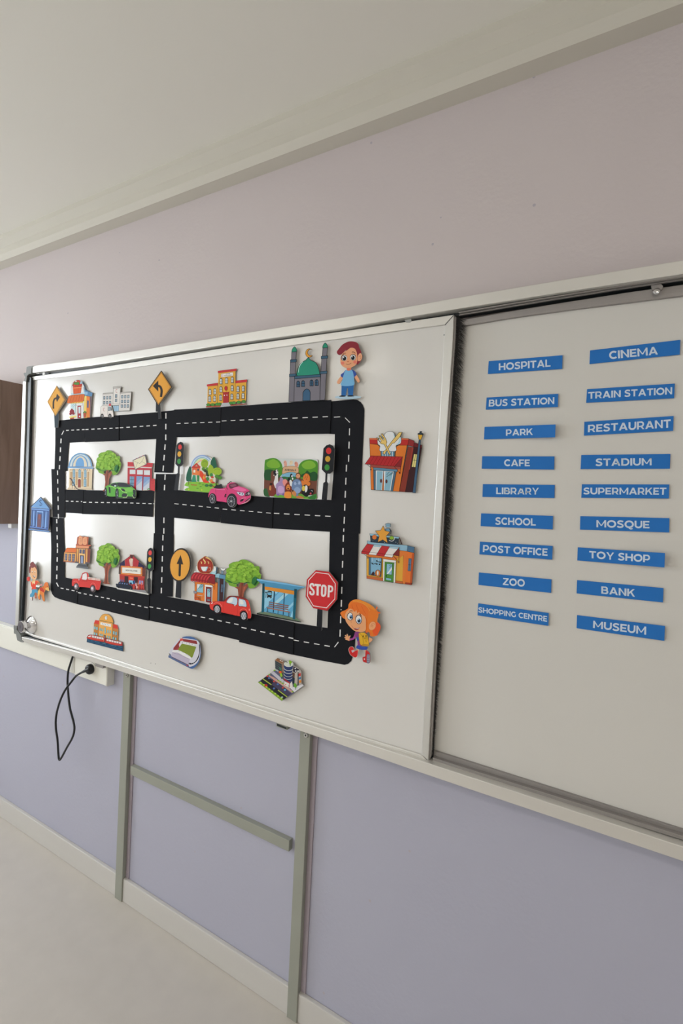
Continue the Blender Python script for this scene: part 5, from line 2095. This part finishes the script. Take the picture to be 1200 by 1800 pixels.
card('sports_car', 'green cartoon sports car on the left middle row', 'vehicle cut-out', '''
f 175 790 10.909
n body
s 58a63c 105 770 110 720 150 690 200 672 250 645 340 632 440 636 520 656 590 700 650 745 690 790 697 850 690 910 660 940 520 942 370 945 340 900 240 905 150 890 130 830
s 232a26! 350 915 450 920 540 900 640 905 690 880 680 935 540 945 360 945
n windscreen
s 2a2a36 335 645 430 638 520 658 600 712 540 722 440 720 360 708
n side_window
s 30343c! 208 682 250 652 318 645 340 700 330 722 280 710 240 700
b c0d0d0! 22 14 300 700
n bonnet
c a4d870 10 180 712 240 712 290 740 318 755
c a4d870 14 340 735 400 760 450 810 530 830
s 76bc50! 370 730 480 745 600 730 660 790 560 820 470 790
c 346c28 6 325 645 350 700 340 730
n air_intake
s 20242a 176 722 205 745 208 830 186 826
n headlamp
s 20282c 410 750 470 762 488 804 440 795
s 20282c 640 775 690 790 685 840 650 850
n grille
s 262a30 445 845 520 852 524 895 430 905
s 262a30 636 870 688 840 686 890 650 900
c c8e8a0 8 445 925 515 922 532 872
c c8e8a0 8 622 870 655 928 685 925
n wheel
e 1c2024 118 815 23 86
e 50565c! 116 820 12 50
b b0b4b8! 5 10 108 858 115 780
n wheel
e 1c2024 334 850 33 104
e 50565c! 338 850 17 74
b a8acb0! 6 12 325 820 342 880
''', 0.012)
card('convertible', 'pink toy convertible car with its roof open, right middle row', 'vehicle cut-out', '''
f 355 835 12
n seat
s 1e2024 250 270 275 235 310 205 345 215 400 190 425 235 440 285 340 295
n body
s d6437c 133 440 148 370 178 310 200 288 260 280 360 288 440 280 500 262 520 215 560 175 620 155 700 160 750 195 800 240 900 268 985 318 1012 360 1022 420 1018 500 970 560 900 595 830 615 765 622 735 580 720 500 560 480 530 560 520 578 420 562 310 545 300 500 150 475
n windscreen
s 5c2c3c 558 215 590 188 660 175 720 168 770 228 690 255 600 288
s 8a5468! 590 215 650 195 700 190 720 225 640 250
c 24181c 14 535 190 570 165 600 140 625 148
c 3c1c24 12 515 225 520 270 545 305
n bonnet
s e868a0! 640 290 760 250 870 280 940 320 860 350 760 340
c a02c58 5 285 300 290 380 310 540
c a02c58 5 520 320 525 450 515 570
c f090b8 8 250 290 350 305 480 310
c a02c58 5 640 300 740 330 860 355 940 345
n side_vent
s 3c1824 490 395 515 412 500 440 515 455 480 468 472 445
n headlamp
s ccccdc:5c4058:5 730 358 800 362 880 378 882 425 835 438 775 415
b 404060! 14 16 795 388 850 400
n grille
s 34202c 920 378 1005 345 1010 420 960 438 912 442
m d8d8dc 5 920 410 1005 385
a d8dce0 5 985 390 15 24 0 359
m d8dce0 4 985 368 985 392 985 392 973 408 985 392 997 406
n bumper
s 2c1c24 800 560 822 520 875 502 860 548
s 3c1c2c 905 555 940 530 1010 475 1005 505 950 545 910 568
c ececf0 6 835 608 900 585 960 550 1010 498
c f8c8d8 6 835 495 880 485 930 485
n wheel
e 1f1c22 222 495 80 112
e 34303a 216 500 60 102
a a0a4ac 8 216 500 48 90 0 359
m 8c9098 7 216 420 216 580 180 460 252 540 180 540 252 460
b e0e0e8! 10 16 216 500
n wheel
e 1f1c22 630 540 106 152
e 34303a 618 558 84 120
a a0a4ac 9 618 556 74 108 0 359
m 8c9098 7 618 460 618 655 555 510 682 600 555 600 682 510 545 556 692 556
b e0e0e8! 12 18 615 552
''', 0.013)
card('cartoon_boy', 'red-haired cartoon boy in a blue shirt above the top right corner of the road', 'child cut-out', '''
f 480 580 5.4545
n puddle
e acc8da 716 645 125 18
n arm
s e8a580 650 445 668 460 645 500 630 518 612 508 620 480
n arm
s e8a580 778 445 798 432 820 465 830 490 822 504 806 498
n trousers
p 2c68aa 655 533 773 528 763 630 720 632 717 560 708 556 695 632 652 632
n shoe
s 1c2028 630 638 650 628 690 630 692 638 660 641
n shoe
s 1c2028 714 638 716 628 755 626 778 634 750 639
n shirt light blue shirt with dark blue sleeves
s 3a55a4 695 385 672 410 650 425 650 445 668 456 690 430
s 3a55a4 748 382 775 390 795 415 796 434 772 450 755 420
s 76b0da 695 386 725 390 752 383 768 420 776 480 770 530 655 534 664 480 675 430
n neck
p e07c60 705 360 748 360 746 384 725 392 706 388
n hair dark red hair
s 8a2f3a 612 205 630 180 665 140 720 112 775 112 812 130 825 170 845 215 838 260 845 290 805 332 780 300 760 180 700 190 665 225 635 240 615 228
n face
s eca37c 648 262 665 225 700 195 740 172 780 178 800 215 806 270 800 320 770 350 720 366 670 352 645 315
s 8a2f3a! 700 200 760 160 800 190 810 250 822 222 840 220 830 180 790 140 720 150
n ear
s e8a580:9c5a48:2 812 246 835 222 853 245 849 280 828 300 810 292
c b4684c 3 820 262 834 248 842 262 832 282
n eye
e 2a1c1c! 680 268 29 30
e f4f0ee! 683 270 25 26
e 14181f! 683 273 18 21
b f8f8f8! 5 6 676 264
n eye
e 2a1c1c! 766 262 29 30
e f4f0ee! 765 264 25 26
e 14181f! 764 267 18 21
b f8f8f8! 5 6 757 258
n eyebrow
c 5c2028 5 666 238 682 224 698 224
n eyebrow
c 5c2028 5 755 214 772 212 788 226
n mouth
c 5c2028 3.5 698 326 722 332 748 318
c c8684c 5 708 300 718 306 728 298
b e8806c! 17 15 666 318
b e8806c! 17 15 785 308
''', 0.012)
card('cartoon_girl', 'orange-haired cartoon girl with a yellow backpack at the bottom right corner of the road', 'child cut-out', '''
f 590 1040 13.333
n hair long orange hair
s e0782c 105 500 160 455 230 430 290 380 300 300 350 230 440 185 540 185 640 220 760 270 860 340 930 410 985 470 1000 560 970 690 1040 790 1040 880 980 1000 930 1040 880 1050 810 1040 780 950 700 960 650 800 400 700 220 640 170 620 130 560
s e88c34 430 190 560 200 740 270 860 350 930 420 900 440 780 370 640 300 520 250 400 240
s e0582c 950 730 1030 760 1050 850 1010 940 960 1030 900 1000 860 900
p e0682c 930 400 965 340 980 380 955 430
p e0682c 960 470 1045 480 1030 520 980 500
p e0682c 800 950 830 950 810 1050
p e0682c 870 980 910 980 890 1060
n ear
s eca070:b4643c:4 785 770 820 720 880 700 930 740 930 830 880 890 810 900 775 850
c a8583c 6 815 800 850 760 900 750 915 780
c a8583c 6 820 830 850 790 875 800 850 840
n face
s eca274 215 600 225 520 280 430 340 400 440 420 560 480 660 560 700 640 705 780 700 900 650 940 560 950 480 935 400 890 310 800 240 700
n fringe
s e0702c 230 480 300 400 330 330 400 270 500 250 640 290 740 380 760 500 740 640 720 560 660 570 600 520 570 535 545 480 500 500 480 420 460 465 420 460 400 420 380 420 340 380 290 430
c c85020 6 380 300 390 360 410 410
c c85020 6 480 300 500 370 540 450
c c85020 6 600 330 640 420 700 520
c f0a050 8 500 235 640 280 740 360 800 450
c c85020 6 700 600 730 700 725 850 700 930
n eye
s 3c4050! 265 600 275 530 330 488 385 510 400 580 395 640 350 672 295 650
s f0f0f2! 275 600 288 540 330 502 375 518 388 580 382 630 345 658 300 638
e 5080b0! 358 590 38 44
e 1c2430! 350 608 22 26
b f4f4f8! 9 10 345 568
n eye
s 3c4050! 460 660 475 580 520 545 570 555 610 620 610 700 560 758 500 742
s f0f0f2! 472 660 487 595 522 560 562 570 598 630 596 695 555 742 508 728
e 5080b0! 546 680 42 50
e 1c2430! 545 690 26 32
b f4f4f8! 10 12 530 650
n eyebrow
c 7c3c20 14 322 470 350 446 395 456
n eyebrow
c 3c2c28 14 550 515 580 535 600 580
n nose
c c4703c 5 355 690 365 730 360 700
n mouth
s 8c2830! 425 858 490 856 550 845 530 885 490 900 450 890
s f4ece8! 435 858 490 860 545 848 535 862 490 868 440 866
c a8503c 6 370 790 400 830 430 862 490 858 555 840 560 830
n arm
c a04890 46 470 970 450 1040 410 1100 320 1120
s eca274 320 1150 280 1140 225 1120 230 1090 205 1080 215 1060 250 1065 215 1030 230 1015 270 1045 255 1000 275 1000 300 1050 325 1030 345 1040 325 1090
n arm
s dca078 780 1080 830 1090 860 1110 850 1150 800 1190 780 1190
n shirt purple and blue striped top
s 8a4480 450 950 560 950 600 1100 640 1250 560 1280 515 1250 510 1180 480 1080 460 1040
p 40509c! 480 1070 560 1060 575 1140 500 1150
n skirt
s 3450a8 480 1310 510 1255 600 1280 740 1295 730 1350 700 1365 600 1360 530 1345
n leg
p eca274 480 1360 530 1345 545 1400 490 1420
n leg
p eca274 680 1365 735 1365 725 1480 695 1500
n shoe
s c82c2c:e0c8c0:6 305 1360 330 1300 390 1290 430 1340 445 1385 520 1370 515 1480 480 1540 420 1530 340 1470
p c4b8c0! 365 1380 425 1360 445 1395 395 1430
n shoe
s c02c2c:a08088:5 700 1420 720 1370 790 1430 805 1500 800 1660 720 1665 650 1640 630 1580 640 1530 690 1515
s 7c7c90! 730 1490 770 1465 800 1500 795 1665 730 1660
m c8c8d4 7 735 1510 795 1508 735 1550 795 1548 735 1590 795 1588 735 1630 790 1628
b e4d8d8! 14 18 675 1580
n backpack yellow backpack with a smiling face
s d8a82c:6c5018:5 538 990 560 965 640 955 700 970 745 1030 765 1120 780 1230 760 1270 640 1265 580 1240 555 1150
p b4842c! 600 1260 640 1220 760 1235 760 1275 640 1270
c 8c6818 8 560 975 610 1020 640 1100 650 1220
b 2c2010! 14 16 645 1042 712 1038
c 5c4010 8 630 1070 680 1085 740 1060
p d8a82c:5c4010:5 680 1095 740 1095 715 1180
c b03070 10 690 985 720 970 740 930
''', 0.014)

# ------------------------------------------------------------------ blue word strips on the fixed right board
Z1, Z2, Z3 = (840, 610, 3.3333), (830, 870, 3.3333), (800, 440, 3.0)
WORDS = [
 ('HOSPITAL', Z1, (62, 83, 495, 48, 492, 128, 57, 158), (121, 96, 424, 72, 424, 115, 121, 137), .002, .003),
 ('BUS STATION', Z1, (50, 296, 469, 274, 467, 351, 45, 367), (64, 309, 447, 294, 446, 334, 62, 349), .002, .004),
 ('PARK', Z1, (38, 468, 454, 454, 451, 529, 34, 541), (163, 483, 320, 477, 320, 515, 163, 520), .002, .013),
 ('CAFE', Z1, (24, 640, 447, 641, 445, 718, 21, 713), (153, 658, 303, 659, 303, 699, 153, 698), .002, .003),
 ('LIBRARY', Z1, (28, 803, 449, 808, 447, 885, 25, 878), (106, 823, 356, 825, 354, 865, 106, 862), .002, .002),
 ('CINEMA', Z3, (710, 528, 1186, 472, 1183, 550, 707, 600), (810, 533, 1066, 507, 1068, 549, 812, 575), .002, .003),
 ('TRAIN STATION', Z1, (638, 247, 1152, 214, 1148, 300, 633, 327), (645, 264, 1137, 235, 1136, 277, 645, 304), .002, .003),
 ('RESTAURANT', Z1, (622, 438, 1145, 404, 1142, 491, 620, 519), (644, 457, 1128, 424, 1128, 472, 643, 500), .002, .003),
 ('STADIUM', Z1, (604, 633, 1126, 626, 1123, 713, 600, 715), (688, 654, 1016, 650, 1016, 693, 688, 697), .002, .002),
 ('SUPERMARKET', Z1, (608, 804, 1120, 805, 1117, 888, 604, 883), (617, 824, 1103, 824, 1101, 866, 617, 863), .002, .003),
 ('SCHOOL', Z2, (51, 108, 472, 123, 470, 202, 48, 183), (134, 131, 371, 138, 371, 180, 134, 174), .002, .003),
 ('POST OFFICE', Z2, (44, 274, 470, 299, 467, 379, 41, 348), (63, 293, 441, 314, 440, 357, 61, 334), .002, .004),
 ('ZOO', Z2, (38, 454, 463, 495, 461, 574, 35, 527), (180, 486, 307, 495, 306, 538, 178, 527), .002, .003),
 ('SHOPPING CENTRE', Z2, (34, 635, 447, 692, 445, 767, 30, 706), (35, 657, 438, 710, 437, 743, 35, 687), .002, .004),
 ('MOSQUE', Z2, (632, 124, 1154, 136, 1152, 220, 630, 203), (726, 147, 1037, 153, 1037, 196, 726, 189), .002, .003),
 ('TOY SHOP', Z2, (617, 307, 1128, 341, 1125, 425, 614, 384), (684, 328, 1042, 352, 1040, 396, 684, 370), .002, .013),
 ('BANK', Z2, (613, 499, 1119, 546, 1116, 630, 610, 577), (755, 535, 952, 553, 951, 597, 755, 578), .002, .003),
 ('MUSEUM', Z2, (613, 704, 1128, 768, 1124, 855, 610, 781), (708, 737, 1018, 772, 1017, 819, 706, 779), .002, .005),
]
for word, fr_, q, t, l0, l1 in WORDS:
    ox, oy, s = fr_
    Q = [(ox + q[i] / s, oy + q[i + 1] / s) for i in range(0, 8, 2)]
    x0, x1 = Q[0][0], Q[1][0]

    def depth(px):
        u = (px - x0) / (x1 - x0)
        return Y_REAR - (l0 + (l1 - l0) * max(0, u) ** 2)

    N = 10
    v, f = [], []
    for k in range(N + 1):
        u = k / N
        for e in (0, 1):
            a, b = (Q[0], Q[1]) if e == 0 else (Q[3], Q[2])
            p = (a[0] + (b[0] - a[0]) * u, a[1] + (b[1] - a[1]) * u)
            g = at(p[0], p[1], depth(p[0]))
            v += [g, g + Vector((0, 0.0004, 0))]
    for k in range(N):
        o = 4 * k
        f += [(o, o + 2, o + 6, o + 4), (o + 1, o + 5, o + 7, o + 3), (o, o + 4, o + 5, o + 1), (o + 2, o + 3, o + 7, o + 6)]
    f += [(0, 1, 3, 2), (4 * N, 4 * N + 2, 4 * N + 3, 4 * N + 1)]
    root = empty('word_strip', at((Q[2][0] + Q[3][0]) / 2, (Q[2][1] + Q[3][1]) / 2, Y_REAR), 'blue word strip reading ' + word.lower() + ' in white capitals', 'word strip', 'blue word strips on the right board')
    link('paper_strip', v, f, ink('2a6fba', 0.5), None, root)
    v, f = [], []
    for poly in lettering(word, [(t[i], t[i + 1]) for i in range(0, 8, 2)]):
        pp = [(ox + x / s, oy + y / s) for x, y in poly]
        if area2(pp) < 0:
            pp = pp[::-1]
        o = len(v)
        for x, y in pp:
            d = depth(x)
            v.append(at(x, y, d) + Vector((0, -0.00012, 0)))
        f += [[o + i for i in tr_] for tr_ in tess(pp)]
    link('lettering', v, f, ink('c8d4e4', 0.5), None, root)
